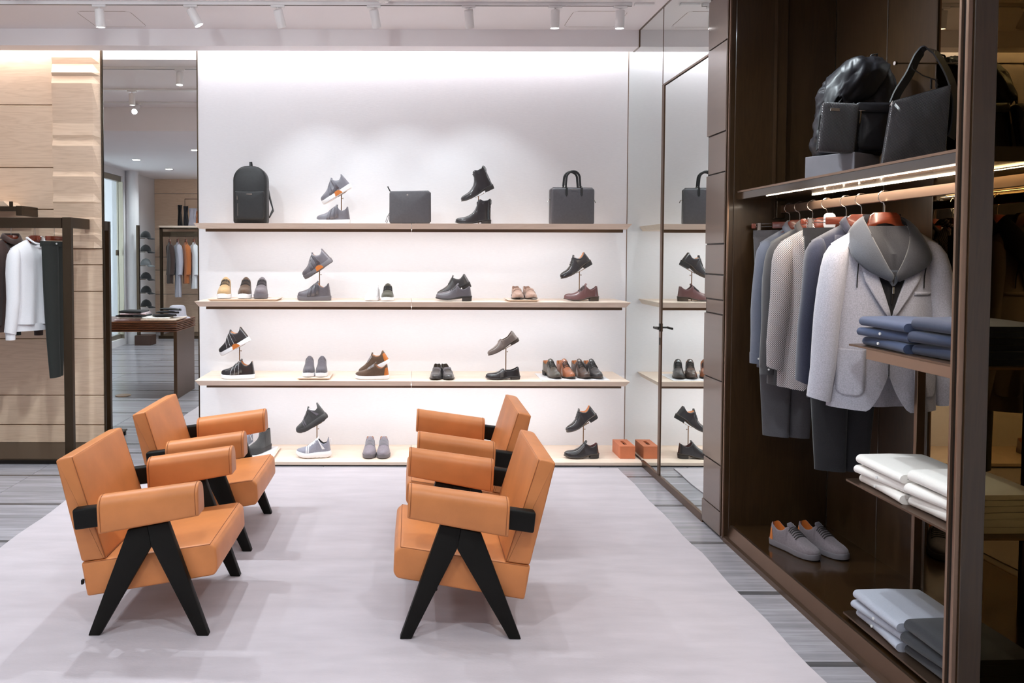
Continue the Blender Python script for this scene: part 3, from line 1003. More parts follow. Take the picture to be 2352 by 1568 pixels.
def garment(name, label, cat, loc, rotz, mat, body, group, sleeves=True, SL=0.62, out_=0.05, collar=None, cmat=None, lapel=None, placket=False, rib=None, sr=(0.052, 0.066), neck_mat=None):
    g = thing(name, label, cat, loc, (0, 0, rotz), group)
    mo('body', J(body.grid(True), body.grid(False)), mat, g, True, angle=180)
    if sleeves:
        for sd in (-1, 1):
            s = mo('sleeve', body.sleeve(sd, SL, sr, out_), mat, g, True, angle=70)
            if rib:
                z0 = body.zs + 0.01 - SL
                cx = body.a - 0.032 + out_
                mo('cuff', loft([[(sd * (cx + q * 0.9 * sr[0] * math.cos(2 * math.pi * k / 16)), -0.01 + q * 0.9 * sr[1] * math.sin(2 * math.pi * k / 16), z) for k in range(16)] for z, q in ((z0 + 0.02, 0.82), (z0, 0.78), (z0 - 0.05, 0.76))]), mat, s, True)
            elif placket:
                z0 = body.zs + 0.01 - SL
                cx = body.a - 0.032 + out_
                cf = mo('cuff', loft([[(sd * (cx + q * sr[0] * math.cos(2 * math.pi * k / 16)), -0.01 + q * sr[1] * math.sin(2 * math.pi * k / 16), z) for k in range(16)] for z, q in ((z0 + 0.03, 0.9), (z0 - 0.03, 0.88))]), mat, s, True)
                mo('button', T(cyl(0, 0, -0.002, 0.002, 0.005, 10), Matrix.Translation((sd * (cx - 0.01), -0.01 - sr[1] * 0.9, z0)) @ Matrix.Rotation(math.pi / 2, 4, 'X')), 'button', cf)
    if rib:
        mo('hem_rib', T(loft([[(body.A(1) * (0.985 if q else 1.0) * math.cos(2 * math.pi * k / 36), body.b * 0.9 * math.sin(2 * math.pi * k / 36), body.hem + 0.012 + z) for k in range(36)] for z, q in ((0.0, 0), (-0.02, 1), (-0.06, 1))], True, False), Matrix()), mat, g, True)
    if collar:
        mo('collar', body.ring_collar(*collar), cmat or mat, g, True, solid=0.004, angle=180)
    if lapel:
        zt, zb = body.zn - 0.055, lapel
        for sd in (-1, 1):
            rows = []
            for k in range(9):
                t = k / 8
                z = zt + (zb - zt) * t
                inner = 0.052 * (1 - t) + 0.004
                outer = inner + (0.055 + 0.03 * min(1, t * 4)) * (1 - t) ** 0.8
                rows.append((z, sd * inner, sd * outer))
            lp = mo('lapel', body.overlay(rows, 0.007), mat, g, True, solid=0.003, angle=180)
        mo('dark_neck_patch', body.overlay([(zt - 0.0 + (zb - zt) * k / 6, -0.054 * (1 - k / 6), 0.054 * (1 - k / 6)) for k in range(7)], 0.003), neck_mat or 'black_cloth', g, True)  # dark inside of the open neck, put in as a black patch
        mo('front_edge', body.overlay([(zb + (body.hem + 0.14 - zb) * k / 6, -0.004, 0.002) for k in range(7)], 0.005), 'black_cloth', g, True)
    if placket:
        pk = mo('placket', body.overlay([(body.zn - body.drop - 0.01 + (body.hem + 0.03 - body.zn + body.drop) * k / 12, -0.014, 0.014) for k in range(13)], 0.004), mat, g, True, solid=0.002)
        for k in range(6):
            z = body.zn - body.drop - 0.05 - 0.1 * k
            mo('button', T(cyl(0, 0, -0.002, 0.002, 0.005, 10), Matrix.Translation((0, body.fy(0, z) - 0.007, z)) @ Matrix.Rotation(math.pi / 2, 4, 'X')), 'button', pk)
    return g


def trousers(label, loc, rotz, mat, group, w=0.19, length=1.16, z0=-0.145, fold=0.02):
    t = thing('trousers', label, 'trousers', loc, (0, 0, rotz), group)
    wb = [[(w * c, 0.016 * sgn, z) for c, sgn in [(-1, 0), (-0.9, -1), (0, -1.2), (0.9, -1), (1, 0), (0.9, 1), (0, 1.2), (-0.9, 1)]] for z in (z0, z0 - 0.045)]
    mo('waistband', loft(wb), mat, t, True)
    for s in (-1, 1):
        rings = []
        for k in range(13):
            q = k / 12
            cx = s * (w * 0.42 - 0.03 * q)
            hw = w * 0.56 * (1.0 + 0.03 * math.sin(q * 3)) * (1 - 0.36 * q)
            th = fold * (1.2 + 0.25 * math.sin(6 * q + s))
            ring = []
            for j in range(20):
                a = 2 * math.pi * j / 20
                cr_ = 0.004 * math.cos(2 * a)
                ring.append((cx + hw * math.copysign(abs(math.cos(a)) ** 0.8, math.cos(a)), th * math.copysign(abs(math.sin(a)) ** 0.9, math.sin(a)) + (0.010 + 0.014 * q) * s + 0.006 * math.sin(4 * q + s), z0 - 0.04 - (length - 0.04) * q))
            rings.append(ring)
        mo('leg', loft(rings), mat, t, True, angle=60)
    mo('fly_button', T(cyl(0, 0, -0.003, 0.003, 0.007, 12), Matrix.Translation((0, -0.021, z0 - 0.02)) @ Matrix.Rotation(math.pi / 2, 4, 'X')), 'button', t)
    return t


# ------------------------------------------------------------------ clothes on the wardrobe rail
RX, RZ = 2.13, 1.975
GR = 'clothes on the wardrobe rail'
GH = 'wooden hangers on the wardrobe rail'


def hung(y):
    return (RX, y, RZ)


a_ = R(-33)
clip_hanger('clip hanger of dark red wood furthest back on the wardrobe rail', hung(4.38), a_, GH)
trousers('grey wool trousers clipped furthest back on the wardrobe rail', hung(4.38), a_, 'grey_trouser', GR, length=1.17)
shoulder_hanger('wooden hanger carrying the blue grey shirt', hung(4.268), a_, GH)
garment('shirt', 'blue grey chambray shirt hung far back in the wardrobe', 'shirt', hung(4.268), a_, 'chambray', Body(a=0.20, hem=-0.93, b=0.045, seed=2), GR, SL=0.66, out_=0.03, sr=(0.05, 0.05), collar=(0.035, 0.02, 0.03, 14), placket=True)
shoulder_hanger('wooden hanger carrying the dark grey overshirt', hung(4.13), a_, GH)
garment('overshirt', 'dark grey overshirt hung between blue shirt and checked blazer', 'overshirt', hung(4.13), a_, 'dark_overshirt', Body(a=0.205, hem=-1.0, b=0.05, seed=3), GR, SL=0.70, out_=0.03, sr=(0.05, 0.052), collar=(0.03, 0.02, 0.03, 14), placket=True)
shoulder_hanger('wooden hanger carrying the checked blazer', hung(3.988), a_, GH)
bz = garment('blazer', 'grey checked wool blazer hung in the middle of the wardrobe rail', 'blazer', hung(3.988), a_, 'houndstooth', Body(a=0.215, hem=-0.99, b=0.062, cut=0.14, seed=4, drop=0.09), GR, SL=0.68, out_=0.045, collar=(0.03, 0.022, 0.03, 40), lapel=-0.52, sr=(0.054, 0.058))
clip_hanger('clip hanger of dark red wood with a white plastic tag, middle of the rail', hung(3.813), R(-24), GH)
trousers('dark charcoal trousers clipped between checked and navy blazers', hung(3.813), R(-24), 'dark_trouser', GR, length=1.2, z0=-0.15)
tgp = tag(mo('hang_tag', T(prism(rrect(-0.03, 0.03, -0.155, -0.075, 0.02), -0.001, 0.001, 'y'), Matrix.Translation((RX - 0.035, 3.90, RZ))), 'tag_plastic'), 'pale plastic size tag hanging between the wardrobe hangers', 'tag')
shoulder_hanger('wooden hanger carrying the navy knit blazer', hung(3.684), R(-26), GH)
garment('blazer', 'navy knitted blazer half hidden behind the light grey hooded blazer', 'blazer', hung(3.684), R(-26), 'navy_knit', Body(a=0.21, hem=-0.99, b=0.06, cut=0.14, seed=5, drop=0.09), GR, SL=0.70, out_=0.05, collar=(0.03, 0.022, 0.03, 40), lapel=-0.52)
# the light grey hooded blazer in front
mr = R(-10)
hg = shoulder_hanger('wide wooden hanger carrying the light grey hooded blazer', hung(3.505), mr, GH)
mo('trouser_bar', tube([(-0.15, 0, -0.27), (0.15, 0, -0.27)], 0.006), 'hanger_wood', hg, True)
bd = Body(a=0.222, zn=-0.15, zs=-0.232, hem=-0.985, b=0.085, un=0.36, drop=0.05, cut=0.17, seed=6, folds=3, amp=0.006)
gz = garment('hooded_blazer', 'light grey wool blazer with charcoal hooded bib at the front of the rail', 'blazer', hung(3.505), mr, 'heather_grey', bd, GR, SL=0.72, out_=0.075, sr=(0.056, 0.07))
mo('vest_front', bd.overlay([(-0.20, -0.06, 0.06), (-0.30, -0.075, 0.075), (-0.38, -0.06, 0.06), (-0.46, -0.034, 0.034), (-0.53, -0.012, 0.012), (-0.562, -0.001, 0.001)], 0.006, 8), 'black_cloth', gz, True)
for s in (-1, 1):
    lp = mo('lapel', bd.overlay([(-0.30, s * 0.085, s * 0.115), (-0.34, s * 0.068, s * 0.122), (-0.40, s * 0.05, s * 0.108), (-0.47, s * 0.027, s * 0.07), (-0.53, s * 0.009, s * 0.034), (-0.572, s * 0.0, s * 0.004)], 0.013, 6), 'heather_grey', gz, True, solid=0.006, angle=180)
    mo('patch_pocket', bd.overlay([(-0.705, s * 0.205, s * 0.10), (-0.71, s * 0.207, s * 0.10), (-0.80, s * 0.207, s * 0.10), (-0.89, s * 0.203, s * 0.103), (-0.905, s * 0.19, s * 0.115), (-0.912, s * 0.17, s * 0.13)], 0.007, 8), 'heather_grey', gz, True, solid=0.005, angle=180)
    I = [(0, 0.06, -0.105), (0.05, 0.05, -0.10), (0.082, 0.0, -0.125), (0.072, -0.07, -0.2), (0.046, -0.105, -0.28), (0.004, -0.118, -0.375)]
    O = [(0, 0.085, -0.19), (0.09, 0.08, -0.18), (0.155, 0.02, -0.215), (0.165, -0.075, -0.285), (0.125, -0.115, -0.345), (0.006, -0.12, -0.41)]
    def fine(c):
        return [tuple(cr([(k, p[d]) for k, p in enumerate(c)], t / 4) for d in range(3)) for t in range(4 * (len(c) - 1) + 1)]
    I, O = fine(I), fine(O)
    Mi = [tuple((Vector(p) + Vector(q)) / 2 + Vector((0.012 if q[0] > 0.03 else 0, -0.014, 0.016))) for p, q in zip(I, O)]
    mo('hood_collar', T(loft([I, Mi, O], False, False), Matrix.Diagonal((s, 1, 1, 1))), 'slate_cloth' if s < 0 else 'charcoal_cloth', gz, True, solid=0.01, sub=1, angle=180)
    xs_ = s * 0.135
    mo('drawcord', tube([(xs_, bd.fy(xs_, -0.27) - 0.03, -0.27), (xs_ * 1.01, bd.fy(xs_, -0.33) - 0.02, -0.33), (xs_, bd.fy(xs_, -0.38) - 0.008, -0.38), (xs_ * 1.0, bd.fy(xs_, -0.43) - 0.006, -0.43)], 0.0025, 6), 'black_cloth', gz, True)
mo('hood_lining', bd.overlay([(-0.155, -0.078, 0.078), (-0.2, -0.08, 0.08), (-0.28, -0.07, 0.07), (-0.36, -0.05, 0.05), (-0.38, -0.03, 0.03)], 0.022, 8), 'charcoal_cloth', gz, True)
mo('inner_neck', loft([[(x, 0.03, z) for x in (-0.08, 0, 0.08)] for z in (-0.10, -0.16)], False, False), 'charcoal_cloth', gz, True)
mo('bib_front', bd.overlay([(-0.35, -0.05, 0.05), (-0.385, -0.03, 0.03), (-0.42, -0.006, 0.006)], 0.022, 6), 'slate_cloth', gz, True)
zp = mo('zip', tube([(0, bd.fy(0, -0.38) - 0.024, -0.375), (0, bd.fy(0, -0.42) - 0.018, -0.42), (0, bd.fy(0, -0.5) - 0.012, -0.50)], 0.0035, 6), 'black_metal', gz, True)
mo('zip_pull', bx(-0.004, 0.004, bd.fy(0, -0.43) - 0.026, bd.fy(0, -0.43) - 0.02, -0.455, -0.425, 0.001), 'steel', zp)
mo('front_edge', bd.overlay([(-0.575, -0.003, 0.001), (-0.65, -0.003, 0.001), (-0.75, -0.004, 0.001), (-0.82, -0.004, 0.001)], 0.006, 2), 'charcoal_cloth', gz)
mo('chest_pocket', bd.overlay([(-0.445, 0.095, 0.17), (-0.462, 0.094, 0.17)], 0.003, 6), 'heather_grey', gz, True, solid=0.002)


# ------------------------------------------------------------------ folded stacks on the slim shelves
def folded(name, label, cat, loc, rotz, mat, w, d, h, group, seed=0, sag=0.0, button=True, tilt=0.0, cmat=None):
    """folded cloth: rolled fold at -x, open folds at +x; size w (x) by d (y) by h"""
    g = thing(name, label, cat, loc, (0, tilt, rotz), group)
    rings = []
    n = 14
    for k in range(n + 1):
        q = k / n
        y = -d / 2 + d * q
        ed = 0.92 + 0.08 * math.sin(math.pi * q) ** 0.4
        hh = h * (0.93 + 0.07 * math.sin(3.1 * q + seed)) * ed
        ox = 0.006 * math.sin(2.3 * q + seed)
        sec = []
        r = hh / 2
        for a in range(90, 271, 20):
            sec.append((-w / 2 + r + ox + r * 1.1 * math.cos(R(a)), r + r * math.sin(R(a))))
        sec += [(0, 0.0), (w / 2, 0.002), (w / 2 + 0.004, hh * 0.44), (w * 0.1, hh * 0.46), (-w / 2 + r * 1.3, hh * 0.49), (-w / 2 + r * 1.3, hh * 0.53), (w * 0.1, hh * 0.54), (w / 2 - 0.002, hh * 0.56), (w / 2 - 0.006, hh * 0.96), (0.0, hh * (1.02 + 0.05 * math.sin(4 * q + seed)))]
        rings.append([(x, y, z - sag * abs(2 * q - 1) ** 2) for x, z in sec])
    mo('folded_cloth', loft(rings), mat, g, True, angle=75)
    if button:
        mo('button', T(cyl(0, 0, -0.002, 0.002, 0.006, 10), Matrix.Translation((-w / 2 - 0.001 - h * 0.05, d * 0.08 * math.sin(seed + 1), h * 0.5)) @ Matrix.Rotation(math.pi / 2, 4, 'Y')), 'button', g)
    return g


RND = ('topmost', 'middle', 'lowest')
for zs_, mats, names, nm in ((1.306, ('denim_shirt', 'indigo_denim'), ('blue denim shirt', 'dark indigo jeans'), ('folded_shirt', 'folded_jeans')),
                             (0.715, ('white_cotton', 'white_cotton'), ('white shirt in the far pile', 'white shirt in the near pile'), ('folded_shirt', 'folded_shirt')),
                             (0.128, ('pale_grey_cotton', 'black_denim'), ('pale grey shirt', 'black jeans'), ('folded_shirt', 'folded_jeans'))):
    for pile in (0, 1):
        for k in range(3):
            hgt = 0.043 if pile == 0 else 0.05
            place = {1.306: 'upper', 0.715: 'middle', 0.128: 'lowest'}[zs_]
            folded(nm[pile], 'folded %s, %s of its stack on the %s slim shelf' % (names[pile], RND[2 - k], place), 'shirt' if nm[pile] == 'folded_shirt' else 'jeans',
                   (2.065 - 0.004 * k + 0.02 * pile, (3.155, 2.845)[pile] + 0.01 * (k % 2), zs_ + hgt * k * 0.98), R((-2, 3, 1)[k] + 2 * pile), mats[pile], 0.29, 0.30, hgt, 'folded clothes on the slim shelves', seed=k * 2 + pile, tilt=R(0.0), button=(pile == 0))
# ------------------------------------------------------------------ shoes (length along x, toe at +x, origin under the middle of the shoe)
def leather(name, col, rough=0.25, coat=0.5, var=0.12, vs=12):
    pmat(name, col, rough, var=var, vscale=vs, bump=0.05, bscale=120, coat=coat, coat_rough=0.12, spec=0.5)


leather('calf_black', (48, 44, 46), 0.25)
leather('calf_burgundy', (112, 76, 76), 0.28)
leather('calf_dark_brown', (84, 68, 62), 0.25)
leather('calf_olive', (88, 82, 74), 0.25)
leather('calf_cognac', (168, 102, 72), 0.25)
leather('calf_charcoal', (70, 66, 66), 0.3)
leather('calf_taupe', (112, 98, 92), 0.3)
leather('calf_grey', (104, 98, 104), 0.35, 0.2)
leather('calf_mid_grey', (124, 120, 128), 0.4, 0.1)
leather('calf_grey_strap', (112, 108, 116), 0.4, 0.1)
leather('calf_dark_strap', (90, 85, 91), 0.3, 0.3)
leather('sole_leather', (70, 58, 50), 0.5, 0)
leather('sole_dark', (54, 50, 50), 0.6, 0)
leather('orange_calf', (204, 116, 50), 0.45, 0)
leather('lining_tan', (206, 140, 96), 0.6, 0)
for _n, _c in (('suede_tan', (198, 162, 118)), ('suede_brown', (98, 76, 62)), ('suede_grey', (118, 108, 112)), ('suede_beige', (176, 142, 126)), ('suede_mauve', (138, 128, 136)), ('knit_black', (66, 64, 64)), ('knit_grey', (150, 148, 160)), ('canvas_green', (84, 80, 68)), ('elastic', (58, 55, 58)), ('suede_slate', (98, 92, 98))):
    fabric(_n, _c, 0.12, 160, 0.2)
pmat('rubber_white', (240, 236, 238), 0.5)
pmat('rubber_grey', (108, 102, 106), 0.6)
pmat('rubber_black', (60, 57, 57), 0.6)
pmat('leather_white', (238, 234, 236), 0.45)
pmat('lace_dark', (52, 48, 48), 0.8)
pmat('lace_grey', (150, 146, 150), 0.8)
pmat('lace_white', (240, 238, 240), 0.8)
pmat('brass_rod', (150, 116, 84), 0.35, metal=0.8)

WID = [(0, 0.0), (0.012, 0.014), (0.035, 0.022), (0.08, 0.029), (0.2, 0.034), (0.4, 0.037), (0.55, 0.044), (0.68, 0.049), (0.8, 0.046), (0.9, 0.036), (0.96, 0.024), (0.988, 0.013), (1, 0.0)]
WDR = [(0, 0.0), (0.012, 0.013), (0.035, 0.021), (0.08, 0.028), (0.2, 0.033), (0.38, 0.033), (0.55, 0.042), (0.68, 0.047), (0.8, 0.042), (0.9, 0.031), (0.96, 0.021), (0.988, 0.011), (1, 0.0)]
FLAT = [(0, 0.030), (0.5, 0.026), (0.9, 0.026), (1, 0.032)]
KIND = {
    'sneaker': dict(L=0.285, W=WID, zb=FLAT, zt=[(0, 0.102), (0.04, 0.106), (0.12, 0.092), (0.22, 0.08), (0.32, 0.088), (0.41, 0.108), (0.5, 0.098), (0.62, 0.079), (0.75, 0.064), (0.88, 0.056), (0.96, 0.05), (1, 0.040)], se=0.43, ow=0.027, n=2.6, sole='cup'),
    'suede_low': dict(L=0.285, W=WID, zb=[(0, 0.026), (0.5, 0.022), (0.9, 0.022), (1, 0.027)], zt=[(0, 0.092), (0.04, 0.096), (0.12, 0.086), (0.22, 0.072), (0.32, 0.078), (0.41, 0.098), (0.5, 0.088), (0.62, 0.07), (0.75, 0.056), (0.88, 0.049), (0.96, 0.043), (1, 0.034)], se=0.43, ow=0.027, n=2.6, sole='cup'),
    'runner': dict(L=0.295, W=WID, zb=[(0, 0.046), (0.3, 0.042), (0.7, 0.034), (1, 0.046)], zt=[(0, 0.135), (0.03, 0.138), (0.12, 0.105), (0.22, 0.098), (0.3, 0.112), (0.38, 0.13), (0.48, 0.112), (0.62, 0.088), (0.75, 0.072), (0.88, 0.064), (0.96, 0.058), (1, 0.05)], se=0.40, ow=0.026, n=2.4, sole='runner'),
    'sock': dict(L=0.285, W=WID, zb=[(0, 0.036), (0.5, 0.03), (1, 0.038)], zt=[(0, 0.155), (0.04, 0.158), (0.2, 0.152), (0.36, 0.15), (0.42, 0.128), (0.5, 0.1), (0.62, 0.08), (0.75, 0.066), (0.88, 0.058), (0.96, 0.052), (1, 0.042)], se=0.4, ow=0.028, n=2.4, sole='cup'),
    'oxford': dict(L=0.30, W=WDR, zb=[(0, 0.034), (0.28, 0.03), (0.5, 0.014), (0.68, 0.010), (0.85, 0.012), (1, 0.02)], zt=[(0, 0.098), (0.04, 0.1), (0.12, 0.09), (0.24, 0.078), (0.33, 0.088), (0.41, 0.108), (0.5, 0.09), (0.62, 0.066), (0.75, 0.053), (0.88, 0.049), (0.96, 0.044), (1, 0.034)], se=0.42, ow=0.026, n=2.3, sole='dress'),
    'derby': dict(L=0.30, W=WDR, zb=[(0, 0.038), (0.28, 0.036), (0.5, 0.024), (0.68, 0.02), (0.85, 0.022), (1, 0.028)], zt=[(0, 0.1), (0.04, 0.103), (0.12, 0.094), (0.24, 0.08), (0.33, 0.09), (0.41, 0.11), (0.5, 0.095), (0.62, 0.073), (0.75, 0.063), (0.88, 0.058), (0.96, 0.053), (1, 0.042)], se=0.42, ow=0.026, n=2.3, sole='thick'),
    'loafer': dict(L=0.29, W=WDR, zb=[(0, 0.026), (0.28, 0.024), (0.5, 0.013), (0.68, 0.010), (0.85, 0.011), (1, 0.017)], zt=[(0, 0.086), (0.04, 0.09), (0.12, 0.082), (0.28, 0.066), (0.42, 0.066), (0.48, 0.078), (0.56, 0.068), (0.68, 0.053), (0.8, 0.046), (0.9, 0.044), (0.96, 0.04), (1, 0.03)], se=0.49, ow=0.028, n=2.5, sole='dress'),
    'chelsea': dict(L=0.30, W=WDR, zb=[(0, 0.034), (0.28, 0.03), (0.5, 0.014), (0.68, 0.010), (0.85, 0.012), (1, 0.02)], zt=[(0, 0.186), (0.03, 0.19), (0.1, 0.178), (0.22, 0.172), (0.32, 0.182), (0.365, 0.18), (0.41, 0.138), (0.46, 0.108), (0.54, 0.083), (0.64, 0.066), (0.76, 0.054), (0.88, 0.05), (0.96, 0.044), (1, 0.034)], se=0.39, ow=0.03, n=2.6, sole='dress'),
}
FAC = {'sneaker': (0.272, 1.34), 'suede_low': (0.272, 1.24), 'runner': (0.278, 1.18), 'sock': (0.275, 1.12), 'oxford': (0.282, 1.2), 'derby': (0.287, 1.18), 'loafer': (0.278, 1.1), 'chelsea': (0.287, 1.1)}
for _k, (_l, _z) in FAC.items():
    KIND[_k]['L'] = _l
    KIND[_k]['zt'] = [(a, b * _z) for a, b in KIND[_k]['zt']]
    KIND[_k]['zb'] = [(a, b * min(_z, 1.15)) for a, b in KIND[_k]['zb']]
    KIND[_k]['W'] = [(a, b * 1.04) for a, b in KIND[_k]['W']]
ST = [0, 0.006, 0.015, 0.03, 0.05, 0.08, 0.12, 0.17, 0.22, 0.27, 0.31, 0.34, 0.365, 0.385, 0.405, 0.42, 0.435, 0.45, 0.47, 0.49, 0.51, 0.54, 0.58, 0.62, 0.67, 0.72, 0.77, 0.82, 0.86, 0.90, 0.93, 0.955, 0.975, 0.988, 0.996, 1]


class Shoe:
    def __init__(s, kind):
        s.__dict__.update(KIND[kind])
        s.kind = kind

    def w(s, t):
        return max(0.0002, cr(s.W, t))

    def o(s, t):
        if t >= s.se:
            return 0.0
        q = s.ow * min(1, (s.se - t) / 0.09) ** 0.5
        return max(0.0, min(q, s.w(t) - 0.006))

    def P(s, t, side, phi, off=0.0):
        w, o, zb, zt = s.w(t), s.o(t), cr(s.zb, t), cr(s.zt, t)
        n = s.n + (1.5 if t < s.se else 0)
        y = o + (w - o) * max(0, math.cos(phi)) ** (2 / n)
        z = zb + (zt - zb) * max(0, math.sin(phi)) ** (2 / n)
        sw = 0.006 * math.sin(math.pi * t)
        lean = 0.012 * max(0, 1 - t / 0.12) * (z - zb) / 0.08 if s.kind != 'chelsea' else 0.008 * max(0, 1 - t / 0.12) * math.sin(min(1, (z - zb) / 0.1) * math.pi)
        q = Vector((t * s.L - s.L / 2 + lean, side * y + sw, z))
        if off:
            q += Vector((0, side * math.cos(phi), math.sin(phi))).normalized() * off
        return q

    def upper(s):
        m = 9
        rows = []
        for t in ST:
            rows.append([s.P(t, -1, math.pi / 2 * k / m) for k in range(m + 1)] + [s.P(t, 1, math.pi / 2 * (m - k) / m) for k in range(m + 1)])
        v, f = loft(rows, False, False)
        n = 2 * m + 2
        keep = []
        for a, b, c, d in f:
            i, j = a // n, a % n
            if j == m and (s.o(ST[i]) > 1e-6 or s.o(ST[min(i + 1, len(ST) - 1)]) > 1e-6):
                continue
            keep.append((a, b, c, d))
        return v, keep

    def lining(s):
        rows = []
        for t in ST:
            if t > s.se or s.o(t) < 1e-6:
                continue
            a, b = s.P(t, -1, math.pi / 2), s.P(t, 1, math.pi / 2)
            zi = cr(s.zb, t) + 0.012
            c = (a.y + b.y) / 2
            rows.append([a, Vector((a.x, c + (a.y - c) * 0.98, (a.z * 0.5 + zi * 0.5))), Vector((a.x, c + (a.y - c) * 0.85, zi)), Vector((a.x, c + (b.y - c) * 0.85, zi)), Vector((b.x, c + (b.y - c) * 0.98, (b.z * 0.5 + zi * 0.5))), b])
        last = rows[-1]
        rows.append([Vector((p.x + 0.006, last[2].y * 0.5 + last[3].y * 0.5 + (p.y - (last[0].y + last[5].y) / 2) * 0.2, p.z)) for p in last])
        return loft(rows, False, False)

    def outline_rings(s, levels, t0=0, t1=1):
        """closed outline rings; each level: (z function, offset)"""
        ts = [t for t in ST if t0 <= t <= t1]
        rings = []
        for zf, off in levels:
            k = 1 + 2 * off / s.L
            R_, L_ = [], []
            for t in ts:
                x = (t * s.L - s.L / 2) * k
                sw = 0.006 * math.sin(math.pi * t)
                w = s.w(t) + off * (1 if 0.01 < t < 0.99 else 0.35)
                R_.append((x, w + sw, zf(t)))
                L_.append((x, -w + sw, zf(t)))
            rings.append(R_ + L_[::-1])
        return rings

    def sole_mesh(s):
        zb = lambda t: cr(s.zb, t)
        if s.sole == 'cup':
            sp = lambda t: 0.004 * max(0, (t - 0.8) / 0.2) ** 2
            return [('sole', loft(s.outline_rings([(sp, -0.004), (lambda t: sp(t) + 0.004, 0.002), (lambda t: zb(t) + 0.0, 0.0035), (lambda t: zb(t) + 0.004, 0.002), (lambda t: zb(t) + 0.004, -0.006)])))]
        if s.sole == 'runner':
            sp = lambda t: 0.016 * max(0, (t - 0.72) / 0.28) ** 1.6 + 0.008 * max(0, (0.1 - t) / 0.1) + 0.0045 * abs(math.sin(t * 24))
            md = lambda t: 0.5 * sp(t) + 0.5 * zb(t) + 0.004 * math.sin(t * 21)
            return [('sole', loft(s.outline_rings([(sp, -0.004), (lambda t: sp(t) + 0.006, 0.003), (md, 0.007), (lambda t: zb(t), 0.003), (lambda t: zb(t) + 0.004, 0.001), (lambda t: zb(t) + 0.004, -0.006)])))]
        th = 0.012 if s.sole == 'thick' else 0.007
        a = ('sole', loft(s.outline_rings([(lambda t: zb(t) - th, -0.001), (lambda t: zb(t) - th + 0.002, 0.004), (lambda t: zb(t) - 0.001, 0.004), (lambda t: zb(t) + 0.001, 0.001), (lambda t: zb(t) + 0.001, -0.006)])))
        b = ('heel', loft(s.outline_rings([(lambda t: 0.0, 0.0), (lambda t: 0.003, 0.001), (lambda t: zb(t) - th, 0.003)], 0, 0.27)))
        return [a, b]

    def patch(s, t0, t1, p0, p1, side, off=0.0018, nt=7, np_=6, t0b=None, t1b=None):
        rows = []
        for i in range(nt + 1):
            q = i / nt
            row = []
            for j in range(np_ + 1):
                r = j / np_
                ta = t0 + ((t0b if t0b is not None else t0) - t0) * r
                tb = t1 + ((t1b if t1b is not None else t1) - t1) * r
                row.append(s.P(ta + (tb - ta) * q, side, R(p0 + (p1 - p0) * r), off))
            rows.append(row)
        return loft(rows, False, False)

    def laces(s, ts, phi=50, r=0.0030):
        parts = []
        for t in ts:
            pts = [s.P(t, -1, R(phi + (90 - phi) * k / 4), 0.002) for k in range(5)] + [s.P(t, 1, R(90 - (90 - phi) * k / 4), 0.002) for k in range(1, 5)]
            parts.append(tube(pts, r, 5))
        return J(*parts)

    def tongue(s, h=0.016):
        rows = []
        z0, x0 = cr(s.zt, s.se + 0.05), (s.se + 0.05) * s.L - s.L / 2
        z1, x1 = cr(s.zt, s.se - 0.02) + h, (s.se - 0.045) * s.L - s.L / 2
        for k in range(6):
            q = k / 5
            x, z = x0 + (x1 - x0) * q, z0 - 0.002 + (z1 - z0 + 0.002) * q
            w = 0.016 + 0.006 * math.sin(math.pi * min(1, q * 0.9))
            if k == 5:
                w *= 0.75
            rows.append([(x - 0.0 - 0.006 * (abs(a) ** 2), 0.006 * math.sin(math.pi * s.se) + w * a, z - 0.006 * abs(a) ** 2) for a in (-1, -0.5, 0, 0.5, 1)])
        return loft(rows, False, False)


